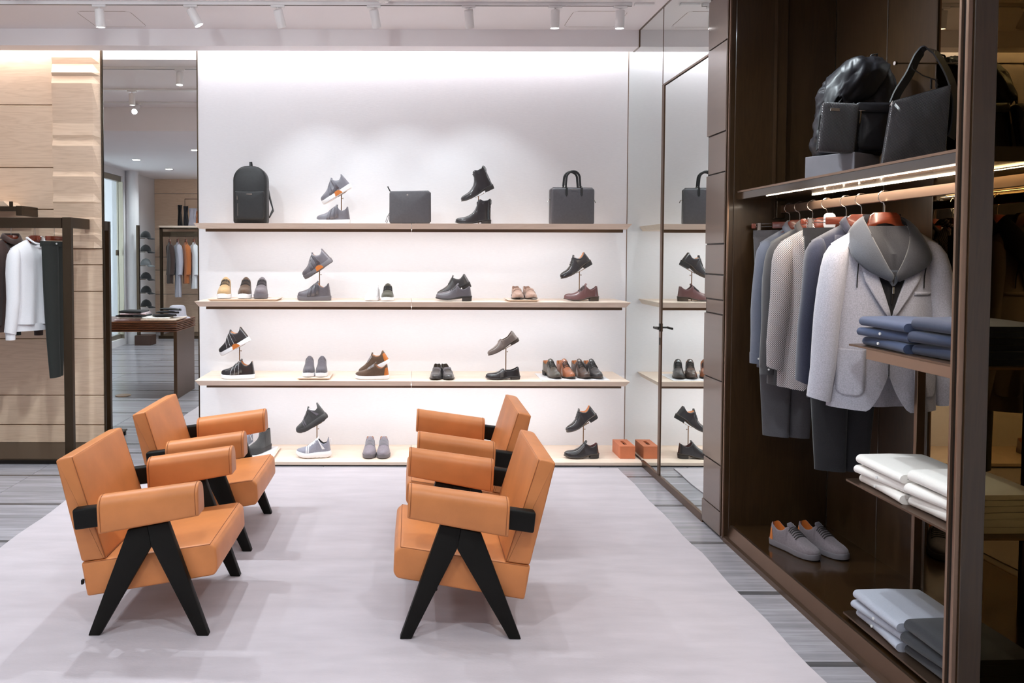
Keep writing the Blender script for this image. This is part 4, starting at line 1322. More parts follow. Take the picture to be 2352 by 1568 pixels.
def shoe(label, kind, loc, rot, up, sole, lining='lining_tan', laces=None, tongue=None, straps=None, heel_tab=None, toe=None, disc=0, gore=False, saddle=None, eyestay=None, heel_mat=None, mirror=False, group='shoes on the shoe wall', stripe=None, cat='shoe', counter=None, nlace=None, loop=None, scale=1.0, strap_edge=None):
    nm = {'sneaker': 'sneaker', 'suede_low': 'sneaker', 'runner': 'running_shoe', 'sock': 'sock_trainer', 'oxford': 'oxford_shoe', 'derby': 'derby_shoe', 'loafer': 'loafer', 'chelsea': 'chelsea_boot'}[kind]
    s = Shoe(kind)
    g = thing(nm, label, cat, loc, rot, group, scale=(scale, -scale if mirror else scale, scale))
    u = mo('upper', s.upper(), up, g, True, angle=180)
    mo('lining', s.lining(), lining, g, True, angle=180)
    for n, vf in s.sole_mesh():
        mo(n, vf, (heel_mat or sole) if n == 'heel' else sole, g, True, angle=50)
    if laces:
        ts = nlace or ([0.455, 0.485, 0.515, 0.545, 0.58] if kind in ('oxford', 'derby') else [0.45, 0.48, 0.51, 0.545, 0.58, 0.615])
        lc = mo('laces', s.laces(ts), laces, g, True)
    if tongue:
        mo('tongue', s.tongue(), tongue, g, True, solid=0.005, angle=180)
    for sd in (-1, 1):
        if eyestay:
            mo('eyestay', s.patch(0.43, 0.64, 40, 76, sd, t1b=0.60), eyestay, u, True)
        if heel_tab:
            mo('heel_tab', s.patch(0.003, 0.13, 0, 32, sd, 0.0022, t1b=0.10), heel_tab, u, True)
        if counter:
            mo('heel_counter', s.patch(0.003, 0.20, 0, 88, sd, 0.0016, t1b=0.08), counter, u, True)
        if toe:
            mo('toe_cap', s.patch(0.83, 0.997, 0, 90, sd, 0.0016, nt=9), toe, u, True)
        if gore:
            mo('elastic_gore', s.patch(0.22, 0.27, 40, 86, sd, 0.0014, t0b=0.13, t1b=0.33), 'elastic', u, True)
        if saddle:
            mo('saddle_strap', s.patch(0.50, 0.60, 4, 90, sd, 0.003, t0b=0.505, t1b=0.565), saddle, u, True)
    if saddle:
        mo('apron_seam', J(*[tube([s.P(0.60 + 0.30 * k / 10, sd, R(58 - 2 * k / 10), 0.0008) for k in range(11)], 0.0018, 5) for sd in (-1, 1)]), saddle, u, True)
    if straps:
        for a, b, c, d in ((0.47, 0.58, 0.44, 0.50), (0.60, 0.69, 0.53, 0.59), (0.34, 0.45, 0.385, 0.44)):
            for sd in (-1, 1):
                p = mo('strap', s.patch(a, b, 2, 90, sd, 0.0035, t0b=c, t1b=d), straps, u, True, solid=0.002)
                if strap_edge:
                    mo('strap_edge', tube([s.P(b + (d - b) * k / 8, sd, R(2 + 88 * k / 8), 0.0035) for k in range(9)], 0.0013, 5), strap_edge, p)
    if stripe:
        for sd in (-1, 1):
            mo('stripe', s.patch(0.16, 0.24, 8, 86, sd, 0.002, t0b=0.36, t1b=0.42), stripe, u, True)
            mo('stripe', s.patch(0.62, 0.655, 4, 80, sd, 0.002), stripe, u, True)
            mo('stripe', s.patch(0.68, 0.71, 4, 80, sd, 0.002), stripe, u, True)
            mo('stripe', s.patch(0.44, 0.66, 62, 78, sd, 0.0022), stripe, u, True)
    if disc:
        sd = disc
        t = 0.46
        y = sd * (s.w(t) + 0.006) + 0.006
        mo('side_disc', T(prism([(0.038 * math.cos(R(a)), 0.038 * math.sin(R(a))) for a in range(0, 181, 12)], -0.0015, 0.0015, 'y'), Matrix.Translation((t * s.L - s.L / 2, y, 0.004))), 'orange_calf', g)
    if loop:
        x0, z0 = -s.L / 2 + 0.004, cr(s.zt, 0.0)
        mo('pull_loop', tube([(x0 + 0.006, 0, z0 - 0.01), (x0 - 0.006, 0, z0 - 0.005), (x0 - 0.009, 0, z0 - 0.03), (x0 - 0.004, 0, z0 - 0.045)], 0, flat=(0.006, 0.0012, (0, 1, 0))), loop, u)
    return g


PI = math.pi
Z1, Z2, Z3, Z4 = SH[1] + 0.0005, SH[2] + 0.0005, SH[3] + 0.0005, PZ + 0.0005


def sx(px, Y, z=1.3):
    return at(px, 700, Y).x


def stand(label, x, y, z, h, tilt):
    g = thing('shoe_stand', label, 'display stand', (x, y, z), group='shoe display stands')
    mo('base', bx(-0.05, 0.07, -0.02, 0.045, 0, 0.003, 0.001), 'brass_rod', g)
    mo('rod', tube([(0, 0, 0.003), (0, 0, h)], 0.0042, 8), 'brass_rod', g, True)
    mo('thumb_screw', J(tube([(0, 0, h - 0.03), (0.012, 0, h - 0.03)], 0.002, 6), tube([(0.011, 0, h - 0.03), (0.016, 0, h - 0.03)], 0.005, 8)), 'brass_rod', g, True)
    m = Matrix.Translation((0, 0, h)) @ Matrix.Rotation(-tilt, 4, 'Y')
    mo('cradle', T(J(bx(-0.03, 0.05, -0.012, 0.012, -0.002, 0.0005), bx(0.046, 0.05, -0.012, 0.012, -0.002, 0.006)), m), 'brass_rod', g)
    return g


def pair_on_stand(px, Y, z, rodpx, what, lower, upper, tilt=33, rod_y=0, dx=0.0, lowpx=None):
    """a shoe on the shelf and its fellow tilted on a rod above it, toes to the left"""
    x = sx(px, Y)
    xr = at(rodpx, rod_y, Y + 0.075).x
    rise = at(rodpx, rod_y, Y + 0.075).z - z
    stand('thin bronze display stand holding up %s' % what, xr, Y + 0.075, z, rise, R(tilt))
    lower(dict(loc=(sx(lowpx or px, Y), Y, z), rot=(0, 0, PI)))
    c, s_ = math.cos(R(tilt)), math.sin(R(tilt))
    # put the underside of the tilted shoe on the cradle
    upper(dict(loc=(xr + dx * c, Y + 0.075, z + rise + dx * s_ + 0.002), rot=(0, R(tilt), PI)))


def sn(label, **k):
    return lambda d: shoe(label, **{**d, **k})


# ---- top shelf
pair_on_stand(766, 6.34, Z1, 784, 'a grey sneaker on the top shelf',
              sn('grey leather strap sneaker with white sole standing flat on the top shelf', kind='sneaker', up='calf_mid_grey', sole='rubber_white', straps='calf_grey_strap', strap_edge='calf_grey', tongue='calf_mid_grey', lining='calf_mid_grey'),
              sn('grey strap sneaker with white sole and orange half disc, tilted on the top shelf', kind='sneaker', up='calf_mid_grey', sole='rubber_white', straps='calf_grey_strap', strap_edge='calf_grey', tongue='calf_mid_grey', lining='calf_mid_grey', disc=1), 32, 447, -0.03)
pair_on_stand(1086, 6.34, Z1, 1099, 'a tilted black chelsea boot',
              sn('black polished chelsea boot standing flat on the top shelf', kind='chelsea', up='calf_black', sole='sole_dark', gore=True, lining='calf_black', loop='elastic', cat='boot'),
              sn('black polished chelsea boot tilted toe down above its fellow', kind='chelsea', up='calf_black', sole='sole_dark', gore=True, lining='calf_black', loop='elastic', cat='boot'), 25, 450, 0.0)
# ---- second shelf
def tray(label, x0, x1, y0, y1, z, mat='oak_shelf', t=0.016, taper=0.022, rot=0):
    v = [(x0, y0, z + t), (x1, y0, z + t), (x1, y1, z + t), (x0, y1, z + t), (x0 + taper, y0 + taper, z), (x1 - taper, y0 + taper, z), (x1 - taper, y1, z), (x0 + taper, y1, z)]
    return tag(mo('display_tray', (v, [(0, 1, 2, 3), (7, 6, 5, 4), (0, 4, 5, 1), (1, 5, 6, 2), (2, 6, 7, 3), (3, 7, 4, 0)]), mat), label, 'tray', 'wooden display trays')


FR = -PI / 2
tray('oak tray under the tan, brown and grey sneakers on the second shelf', sx(476, 6.2), sx(636, 6.2), 6.2, 6.52, Z2)
for px, mat, sole, lb in ((514, 'suede_tan', 'rubber_white', 'tan suede sneaker with white sole, left one on the oak tray'), (561, 'suede_brown', 'rubber_white', 'dark brown suede sneaker between the tan and grey ones'), (598, 'suede_grey', 'rubber_grey', 'grey suede sneaker with grey sole, right one on the oak tray')):
    shoe(lb, 'sneaker', (sx(px, 6.34), 6.37, Z2 + 0.0165), (0, 0, FR + R(5)), mat, sole, laces='lace_dark', tongue=mat, eyestay=mat, lining=mat, scale=1.06)
pair_on_stand(722, 6.34, Z2, 734, 'a dark strap sneaker on the second shelf',
              sn('charcoal strap sneaker with dark sole standing flat on the second shelf', kind='sneaker', up='calf_grey', sole='rubber_grey', straps='calf_dark_strap', strap_edge='calf_charcoal', tongue='calf_grey'),
              sn('charcoal strap sneaker with orange half disc, tilted on the second shelf', kind='sneaker', up='calf_grey', sole='rubber_grey', straps='calf_dark_strap', strap_edge='calf_charcoal', tongue='calf_grey', disc=1), 34, 622, 0.0)
shoe('white leather sneaker facing forward on the second shelf', 'suede_low', (sx(856, 6.36), 6.38, Z2), (0, 0, FR - R(10)), 'leather_white', 'rubber_white', laces='lace_white', tongue='leather_white', lining='leather_white', eyestay='leather_white')
shoe('olive canvas sneaker with white sole beside the white one', 'suede_low', (sx(889, 6.36), 6.38, Z2), (0, 0, FR), 'canvas_green', 'rubber_white', laces='lace_dark', tongue='canvas_green', lining='canvas_green', eyestay='suede_slate')
shoe('dark grey derby shoe standing flat in the middle of the second shelf', 'derby', (sx(1042, 6.3), 6.29, Z2), (0, 0, PI - R(4)), 'calf_grey', 'sole_dark', laces='lace_dark', tongue='calf_grey', eyestay='calf_grey', lining='calf_black')
shoe('dark grey derby shoe propped heel up behind its fellow', 'derby', (sx(1046, 6.4), 6.43, Z2 + 0.058), (0, R(22), PI - R(4)), 'calf_charcoal', 'sole_dark', laces='lace_dark', tongue='calf_charcoal', eyestay='calf_charcoal', lining='calf_black')
tray('small oak tray under the beige suede loafers', sx(1166, 6.2), sx(1240, 6.2), 6.2, 6.5, Z2)
for px, a, lb in ((1187, -2, 'beige suede loafer, left one of the pair on the small tray'), (1216, 4, 'beige suede loafer, right one of the pair on the small tray')):
    shoe(lb, 'loafer', (sx(px, 6.34), 6.36, Z2 + 0.0165), (0, 0, FR + R(a)), 'suede_beige', 'sole_leather', saddle='suede_beige', lining='suede_beige')
pair_on_stand(1335, 6.34, Z2, 1331, 'a black oxford on the second shelf',
              sn('burgundy oxford shoe standing flat on the second shelf', kind='oxford', up='calf_burgundy', sole='sole_leather', heel_mat='sole_leather', laces='lace_dark', toe='calf_burgundy', tongue='calf_burgundy', lining='calf_burgundy', counter='calf_burgundy'),
              sn('black oxford shoe tilted toe down above the burgundy one', kind='oxford', up='calf_black', sole='sole_leather', heel_mat='sole_dark', laces='lace_dark', tongue='calf_black', toe='calf_black'), 29, 623, -0.02)
# ---- third shelf
pair_on_stand(546, 6.28, Z3, 550, 'a black and white strap sneaker',
              sn('black strap sneaker with white sole standing flat at the left of the third shelf', kind='sneaker', up='calf_black', sole='rubber_white', straps='calf_black', tongue='calf_black', strap_edge='rubber_white'),
              sn('black strap sneaker with white sole and orange half disc, tilted, third shelf', kind='sneaker', up='calf_black', sole='rubber_white', straps='calf_black', tongue='calf_black', disc=1, strap_edge='rubber_white'), 29, 797, -0.028)
tray('small oak tray under the grey slip-on sneakers', sx(681, 6.2), sx(757, 6.2), 6.2, 6.52, Z3)
for px, lb in ((708, 'grey slip-on sneaker, left one of the pair on its tray'), (737, 'grey slip-on sneaker, right one of the pair on its tray')):
    shoe(lb, 'sneaker', (sx(px, 6.34), 6.36, Z3 + 0.0165), (0, 0, FR + R(3)), 'suede_slate', 'rubber_white', tongue='suede_slate', scale=0.95)
shoe('brown suede sneaker with orange heel tab standing flat on the third shelf', 'suede_low', (sx(855, 6.28), 6.28, Z3), (0, 0, PI - R(3)), 'suede_brown', 'rubber_white', laces='lace_grey', tongue='suede_brown', heel_tab='orange_calf', eyestay='suede_brown')
shoe('brown suede sneaker with orange heel tab propped heel up behind its fellow', 'suede_low', (sx(862, 6.4), 6.43, Z3 + 0.056), (0, R(24), PI - R(3)), 'suede_brown', 'rubber_white', laces='lace_grey', tongue='suede_brown', heel_tab='orange_calf', eyestay='suede_brown')
for px, a, lb in ((1002, -7, 'dark grey penny loafer, left one of the pair facing forward'), (1026, 7, 'dark grey penny loafer, right one of the pair facing forward')):
    shoe(lb, 'loafer', (sx(px, 6.34), 6.34, Z3), (0, 0, FR + R(a)), 'calf_charcoal', 'sole_dark', saddle='calf_grey', lining='sole_leather')
pair_on_stand(1156, 6.28, Z3, 1162, 'a taupe loafer on the third shelf',
              sn('black penny loafer standing flat on the third shelf', kind='loafer', up='calf_black', sole='sole_dark', saddle='calf_charcoal', lining='calf_black'),
              sn('taupe penny loafer tilted toe down above the black loafer', kind='loafer', up='calf_taupe', sole='sole_leather', saddle='calf_taupe', lining='calf_dark_brown'), 28.5, 799, -0.015)
tag(mo('display_tray', bx(sx(1245, 6.22), sx(1403, 6.22), 6.2, 6.56, Z3, Z3 + 0.003, 0.0008), 'rubber_white'), 'thin white acrylic sheet under the row of four oxford shoes', 'tray')
for px, mat, lb in ((1270, 'calf_olive', 'olive brown oxford at the left of the row of four'), (1302, 'calf_cognac', 'cognac brown oxford, second in the row of four'), (1337, 'calf_dark_brown', 'dark brown oxford, third in the row of four'), (1365, 'calf_charcoal', 'black oxford at the right of the row of four')):
    shoe(lb, 'oxford', (sx(px, 6.34), 6.38, Z3 + 0.0035), (0, 0, FR + R(14)), mat, 'sole_leather', laces='lace_dark', toe=mat, tongue=mat, heel_mat='sole_dark')
# ---- platform
tray('white topped oak tray at the left end of the platform', sx(470, 6.2), sx(628, 6.2), 6.17, 6.55, Z4, 'oak_shelf', 0.02)
tag(mo('tray_sheet', bx(sx(476, 6.2), sx(622, 6.2), 6.18, 6.545, Z4 + 0.0205, Z4 + 0.022), 'rubber_white'), 'white sheet covering the tray at the left end of the platform', 'sheet')
shoe('black knitted sock trainer on the white tray behind the rear left armchair', 'sock', (sx(596, 6.4), 6.36, Z4 + 0.0225), (0, 0, FR - R(28)), 'knit_black', 'rubber_black', lining='knit_black')
shoe('white and grey running shoe on the white tray, mostly hidden by the armchair', 'runner', (sx(556, 6.4), 6.38, Z4 + 0.0225), (0, 0, FR - R(20)), 'knit_grey', 'rubber_white', laces='lace_white', stripe='leather_white', lining='knit_grey')
pair_on_stand(720, 6.28, Z4, 728, 'a dark running shoe over the platform',
              sn('grey knitted running shoe with white stripes and chunky sole on the platform', kind='runner', up='knit_grey', sole='rubber_white', laces='lace_white', stripe='leather_white', tongue='leather_white', lining='knit_black', loop='leather_white'),
              sn('black knitted running shoe tilted toe down above the grey one', kind='runner', up='knit_black', sole='rubber_black', laces='lace_dark', stripe='suede_slate', tongue='knit_black', lining='leather_white', loop='leather_white'), 30, 976, -0.028)
for px, lb in ((848, 'mauve grey suede sneaker, left one of the pair on the platform'), (880, 'mauve grey suede sneaker, right one of the pair on the platform')):
    shoe(lb, 'suede_low', (sx(px, 6.34), 6.36, Z4), (0, 0, FR), 'suede_mauve', 'rubber_grey', laces='lace_grey', tongue='suede_mauve', eyestay='suede_mauve', scale=1.05)
pair_on_stand(1339, 6.28, Z4, 1340, 'a black oxford over the platform',
              sn('black wholecut oxford standing flat on the platform beside the orange boxes', kind='oxford', up='calf_black', sole='sole_leather', heel_mat='sole_dark', tongue='calf_black', lining='calf_burgundy'),
              sn('black wholecut oxford tilted toe down above the platform', kind='oxford', up='calf_black', sole='sole_leather', heel_mat='sole_dark', tongue='calf_black', laces='lace_dark'), 29, 977, -0.005)
# orange tissue boxes (one real, its reflection is the second)
tb = thing('tissue_box', 'orange leather tissue box on the platform against the corner mirror', 'tissue box', (1.76, 6.37, Z4))
pmat('orange_box', (214, 124, 84), 0.5, var=0.05, vscale=20)
hole = rrect(-0.014, 0.014, -0.062, 0.062, 0.013)
outer = rrect(-0.062, 0.062, -0.121, 0.121, 0.004, 5)
n_ = len(hole)
V = [(x, y, 0.10) for x, y in outer] + [(x, y, 0.10) for x, y in hole] + [(x, y, 0.0) for x, y in outer] + [(x, y, 0.085) for x, y in hole]
F = []
for i in range(n_):
    j = (i + 1) % n_
    F += [(i, j, n_ + j, n_ + i), (i, 2 * n_ + i, 2 * n_ + j, j), (n_ + i, n_ + j, 3 * n_ + j, 3 * n_ + i)]
F += [tuple(range(2 * n_, 3 * n_))]
mo('box', (V, F), 'orange_box', tb)
mo('slot', prism(hole, 0.07, 0.086, 'z'), 'black_metal', tb)
# ---- sneakers in the wardrobe
for (x, y), lb in (((2.06, 4.12), 'grey suede sneaker with orange heel, left of the pair in the wardrobe'), ((2.215, 4.13), 'grey suede sneaker with orange heel, right of the pair in the wardrobe')):
    shoe(lb, 'suede_low', (x, y, 0.0975), (0, 0, R(-66)), 'suede_grey', 'rubber_grey', laces='lace_dark', tongue='suede_slate', heel_tab='orange_calf', eyestay='suede_grey', lining='orange_calf', group='sneakers in the wardrobe', scale=1.08)
# ------------------------------------------------------------------ bags on the top shelf
pmat('grain_black', (46, 45, 46), 0.5, var=0.1, vscale=60, bump=0.25, bscale=500, spec=0.4)
pmat('grain_grey', (84, 80, 84), 0.42, var=0.08, vscale=60, bump=0.15, bscale=500, spec=0.45)
pmat('nylon_black', (26, 25, 30), 0.42, var=0.12, vscale=9, bump=0.12, bscale=18, bdist=0.02, spec=0.4)
pmat('strap_black', (30, 29, 31), 0.55)
pmat('zip_silver', (196, 190, 186), 0.25, metal=1)
pmat('concrete', (124, 120, 126), 0.8, var=0.12, vscale=6, bump=0.1, bscale=40)
m = pmat('woven_leather', (66, 62, 64), 0.35, coat=0.3)
_nt = m.node_tree
_tc = _nt.nodes.new('ShaderNodeTexCoord')
_mp = _nt.nodes.new('ShaderNodeMapping')
_mp.inputs['Rotation'].default_value = (0, R(38), 0)
_mp.inputs['Scale'].default_value = (1, 0.02, 0.55)
_wv = _nt.nodes.new('ShaderNodeTexWave')
_wv.inputs['Scale'].default_value = 75
_wv.inputs['Distortion'].default_value = 1.2
_wv.inputs['Detail'].default_value = 1
_wv.inputs['Detail Scale'].default_value = 8
_bp = _nt.nodes.new('ShaderNodeBump')
_bp.inputs['Strength'].default_value = 0.7
_bp.inputs['Distance'].default_value = 0.004
_nt.links.new(_tc.outputs['Object'], _mp.inputs[0])
_nt.links.new(_mp.outputs[0], _wv.inputs[0])
_nt.links.new(_wv.outputs['Fac'], _bp.inputs['Height'])
_nt.links.new(_bp.outputs[0], _nt.nodes['Principled BSDF'].inputs['Normal'])


def puffed(poly, d0, d1, inset=0.02, puff=0.01, steps=4):
    """bag body from an outline (x, z), from y=d0 (front) to y=d1 (back), edges rounded, front puffed"""
    cx = sum(p[0] for p in poly) / len(poly)
    cz = sum(p[1] for p in poly) / len(poly)

    def ring(y, k):
        return [(cx + (x - cx) * k, y, cz + (z - cz) * k) for x, z in poly]
    w = max(p[0] for p in poly) - cx
    rs = []
    for i in range(steps + 1):
        a = math.pi / 2 * i / steps
        rs.append(ring(d0 + inset * (1 - math.cos(a)), 1 - inset / w * (1 - math.sin(a))))
    kk = 1 - inset / w
    rs = [ring(d0 - puff * (1 - t ** 2.5), kk * t) for t in (0.02, 0.25, 0.45, 0.62, 0.76, 0.88)] + rs
    for i in range(steps + 1):
        a = math.pi / 2 * i / steps
        rs.append(ring(d1 - inset * (1 - math.sin(a)), 1 - inset / w * (1 - math.cos(a))))
    rs.append(ring(d1, 0.05))
    return loft(rs)


def arch(w, z0, z1, rt, rb):
    return arc(w - rt, z1 - rt, rt, 0, 90, 8) + arc(-w + rt, z1 - rt, rt, 90, 180, 8) + arc(-w + rb, z0 + rb, rb, 180, 270, 4) + arc(w - rb, z0 + rb, rb, 270, 360, 4)


bk = thing('backpack', 'black grained leather backpack at the left end of the top shelf', 'backpack', (sx(576, 6.32), 6.36, Z1), (0, 0, R(3)))
mo('body', puffed(arch(0.137, 0.0, 0.465, 0.115, 0.025), -0.08, 0.08, 0.03, 0.012), 'grain_black', bk, True, angle=70)
fp_ = mo('front_pocket', puffed(arch(0.117, 0.03, 0.262, 0.012, 0.025), -0.108, -0.06, 0.014, 0.004), 'grain_black', bk, True, angle=70)
mo('pocket_zip', tube([(-0.07, -0.110, 0.266), (0.0, -0.113, 0.27), (0.07, -0.110, 0.266)], 0.0016, 6), 'strap_black', fp_, True)
mo('side_zip', J(tube([(-0.09, -0.113, 0.06), (-0.09, -0.114, 0.16)], 0.002, 6), tube([(-0.094, -0.114, 0.19), (-0.094, -0.115, 0.22)], 0.0035, 6)), 'zip_silver', fp_, True)
mo('logo_plate', bx(-0.022, 0.022, -0.1135, -0.111, 0.232, 0.238), 'zip_silver', fp_)
mo('main_zip', tube([(x * 0.985, -0.072, z) for x, z in arch(0.132, 0.2, 0.462, 0.112, 0.01)[1:17]], 0.0025, 5), 'strap_black', bk, True)
mo('top_handle', tube([(-0.004, -0.02, 0.455), (-0.004, -0.012, 0.50), (-0.002, 0.02, 0.505), (0, 0.045, 0.46)], 0, flat=(0.008, 0.003, (1, 0, 0))), 'strap_black', bk)
mo('shoulder_strap', tube([(0.11, 0.08, 0.36), (0.135, 0.12, 0.22), (0.165, 0.09, 0.12), (0.14, 0.06, 0.06)], 0, flat=(0.022, 0.005, (0, 1, 0.3))), 'strap_black', bk)

cl = thing('clutch_bag', 'flat grey leather zip pouch with a wrist loop on the top shelf', 'clutch bag', (sx(941, 6.32), 6.36, Z1), (R(-4), 0, R(-2)))
mo('body', puffed(rrect(-0.168, 0.168, 0.004, 0.272, 0.022), -0.022, 0.022, 0.014, 0.012), 'grain_grey', cl, True, angle=70)
mo('zip', tube([(-0.165, 0, 0.270), (0.15, 0, 0.2745), (0.168, 0, 0.258), (0.170, 0, 0.02)], 0.003, 6), 'strap_black', cl, True)
mo('zip_pull', tube([(-0.163, -0.004, 0.272), (-0.178, -0.006, 0.30), (-0.183, -0.006, 0.31)], 0, flat=(0.005, 0.002, (1, 0, 0.3))), 'strap_black', cl)
mo('wrist_loop', tube([(-0.168, -0.004, 0.09), (-0.185, -0.008, 0.06), (-0.197, -0.01, 0.02), (-0.188, -0.01, 0.008), (-0.18, -0.008, 0.03), (-0.17, -0.004, 0.075)], 0, flat=(0.006, 0.002, (0, 1, 0))), 'grain_grey', cl)
mo('emblem', T(cyl(0, 0, -0.001, 0.001, 0.007, 14), Matrix.Translation((-0.02, -0.030, 0.238)) @ Matrix.Rotation(PI / 2, 4, 'X')), 'zip_silver', cl)
mo('prop', bx(-0.06, 0.04, -0.02, 0.02, -0.0, 0.012), 'strap_black', cl)

bf = thing('briefcase', 'dark grey leather briefcase with two arched handles, right end of the top shelf', 'briefcase', (sx(1313, 6.32), 6.36, Z1), (0, 0, R(8)))
mo('body', puffed(rrect(-0.18, 0.18, 0.0, 0.296, 0.02), -0.05, 0.05, 0.018, 0.012), 'grain_grey', bf, True, angle=70)
for y in (-0.03, 0.03):
    h = mo('handle', tube([(-0.062, y, 0.30), (-0.060, y, 0.33)] + [(0.056 * math.cos(R(a)), y - 0.006 * math.sin(R(a)), 0.375 + 0.056 * math.sin(R(a))) for a in range(180, -1, -15)] + [(0.060, y, 0.33), (0.062, y, 0.30)], 0.0095, 8), 'strap_black', bf, True)
    for s in (-1, 1):
        ring_ = [(s * 0.063 + 0.012 * math.cos(R(a)), y - 0.004, 0.302 + 0.009 * math.sin(R(a))) for a in range(0, 360, 30)]
        mo('ring', tube(ring_, 0.0025, 6, closed=True), 'zip_silver', h, True)
        if y < 0:
            mo('handle_tab', T(prism([(-0.009, 0.02), (-0.009, -0.04), (0, -0.052), (0.009, -0.04), (0.009, 0.02)], -0.002, 0.002, 'y', 0.001), Matrix.Translation((s * 0.063, -0.0595, 0.278))), 'grain_black', h)
mo('zip', tube([(-0.178, -0.02, 0.05), (-0.182, -0.02, 0.28), (-0.165, -0.02, 0.299), (0.165, -0.02, 0.299), (0.182, -0.02, 0.28), (0.178, -0.02, 0.05)], 0.0028, 6), 'strap_black', bf, True)
for s in (-1, 1):
    mo('strap_ring', J(tube([(s * 0.18, 0, 0.20), (s * 0.196, 0, 0.202)], 0.005, 6), tube([(s * 0.194, 0, 0.205), (s * 0.204, 0, 0.18)], 0.004, 6)), 'zip_silver', bf, True)
mo('nameplate', bx(-0.028, 0.028, -0.0625, -0.060, 0.279, 0.283), 'zip_silver', bf)

# ------------------------------------------------------------------ bags on the wardrobe shelf
ZW = 2.0575
tag(mo('display_block', T(bx(-0.11, 0.11, -0.12, 0.12, 0, 0.11, 0.002), Matrix.Translation((2.085, 3.78, ZW)) @ Matrix.Rotation(R(32), 4, 'Z')), 'concrete'), 'grey concrete block under the black nylon backpack', 'block')
nb = thing('nylon_backpack', 'black nylon drawstring backpack on the grey block in the wardrobe', 'backpack', (2.12, 3.80, ZW + 0.1105), (R(-3), R(4), R(-18)))
rings = []
for k in range(61):
    q = k / 60
    z = 0.45 * q
    hw = cr([(0, 0.135), (0.1, 0.155), (0.5, 0.16), (0.75, 0.155), (0.9, 0.135), (1, 0.10)], q)
    hd = cr([(0, 0.08), (0.15, 0.10), (0.5, 0.095), (0.8, 0.075), (1, 0.03)], q)
    ring = []
    for j in range(96):
        a = 2 * PI * j / 96
        c, s = math.cos(a), math.sin(a)
        x = hw * math.copysign(abs(c) ** 0.62, c)
        y = hd * math.copysign(abs(s) ** 0.62, s)
        p = Vector((x * 9, y * 9, z * 9))
        nz = noise.noise(p * 0.9) * 0.030 + noise.noise(p * 2.2 + Vector((0, 0, 3 * x))) * 0.018
        crease = 0.012 * (0.5 - abs(noise.noise(Vector((x * 14, y * 14 + 4, z * 22 + x * 12))))) + 0.005 * (0.5 - abs(noise.noise(Vector((x * 30, y * 30, z * 44 + 9)))))
        ring.append((x * (1 + nz * 3) + 0.02 * q + c * crease, y * (1 + nz * 5) + 0.05 * q * q + s * crease, z + (0.045 * (x / hw) * max(0, q - 0.6) * 2.5)))
    rings.append(ring)
mo('body', loft(rings), 'nylon_black', nb, True, angle=180)
fl = []
for k in range(41):
    q = k / 40
    row = []
    for i in range(41):
        u = -1 + 2 * i / 40
        w_ = cr([(0, 0.11), (0.4, 0.135), (0.75, 0.11), (0.92, 0.075), (1, 0.04)], q)
        y = cr([(0, 0.085), (0.2, 0.03), (0.4, -0.05), (0.6, -0.108), (1, -0.128)], q) + 0.045 * u * u
        z = cr([(0, 0.43), (0.2, 0.475), (0.4, 0.455), (0.6, 0.39), (1, 0.245)], q) - 0.05 * u * u + 0.05 * u * (1 - q)
        p = Vector((u * 2.2, q * 3.5, 2))
        row.append((u * w_ + 0.03 - 0.10 * q * q, y + 0.012 * noise.noise(p * 1.3), z + 0.022 * noise.noise(p) + 0.016 * (0.5 - abs(noise.noise(Vector((u * 3.2 + q * 2, q * 6, 7))))) + 0.007 * (0.5 - abs(noise.noise(Vector((u * 7, q * 12 + u * 3, 3)))))))
    fl.append(row)
fo = mo('flap', loft(fl, False, False), 'nylon_black', nb, True, solid=0.006, angle=180)
mo('flap_zip', tube([(-0.10, -0.125, 0.20), (-0.06, -0.12, 0.26), (-0.01, -0.09, 0.36)], 0.004, 6), 'strap_black', fo, True)
mo('clip', J(tube([(-0.105, -0.13, 0.205), (-0.112, -0.135, 0.17)], 0.004, 6), tube([(-0.112, -0.135, 0.172), (-0.118, -0.136, 0.15)], 0.006, 6)), 'zip_silver', fo, True)
pk = mo('side_pocket', T(puffed(rrect(-0.075, 0.075, 0.01, 0.215, 0.03), -0.045, 0.02, 0.025, 0.012), Matrix.Translation((0.075, -0.085, 0))), 'nylon_black', nb, True, sub=1, angle=180)
mo('pocket_flap', T(puffed(rrect(-0.085, 0.085, 0.185, 0.232, 0.012), -0.056, -0.01, 0.012, 0.004), Matrix.Translation((0.078, -0.085, 0))), 'nylon_black', pk, True, angle=180)
mo('pocket_zip', J(tube([(0.0, -0.142, 0.19), (0.15, -0.135, 0.20)], 0.0025, 6), tube([(0.012, -0.146, 0.188), (0.010, -0.148, 0.13)], 0.0045, 6)), 'zip_silver', pk, True)
gather = []
for k in range(22):
    q = k / 21
    gather.append([(-0.03 + 0.05 * i / 4, -0.118 - 0.012 * math.sin(PI * i / 4) - 0.004 * (k % 2), 0.0 + 0.225 * q + 0.008 * math.sin(i * 2.0)) for i in range(5)])
mo('gathered_gusset', loft(gather, False, False), 'nylon_black', nb, True, solid=0.006, angle=180)
mo('shoulder_strap', tube(spl([(0.10, 0.12, 0.43), (0.16, 0.14, 0.46), (0.21, 0.13, 0.38), (0.205, 0.11, 0.2), (0.15, 0.09, 0.06)]), 0, flat=(0.024, 0.006, (0.3, 1, 0))), 'strap_black', nb)
mo('haul_loop', tube([(0.06, 0.08, 0.46), (0.085, 0.09, 0.52), (0.11, 0.10, 0.53), (0.115, 0.105, 0.47)], 0.005, 6), 'strap_black', nb, True)
po = thing('zip_pouch', 'small black woven leather zip pouch leaning on the nylon backpack', 'pouch', (1.985, 3.66, ZW + 0.1105), (R(-6), R(6), R(-14)))
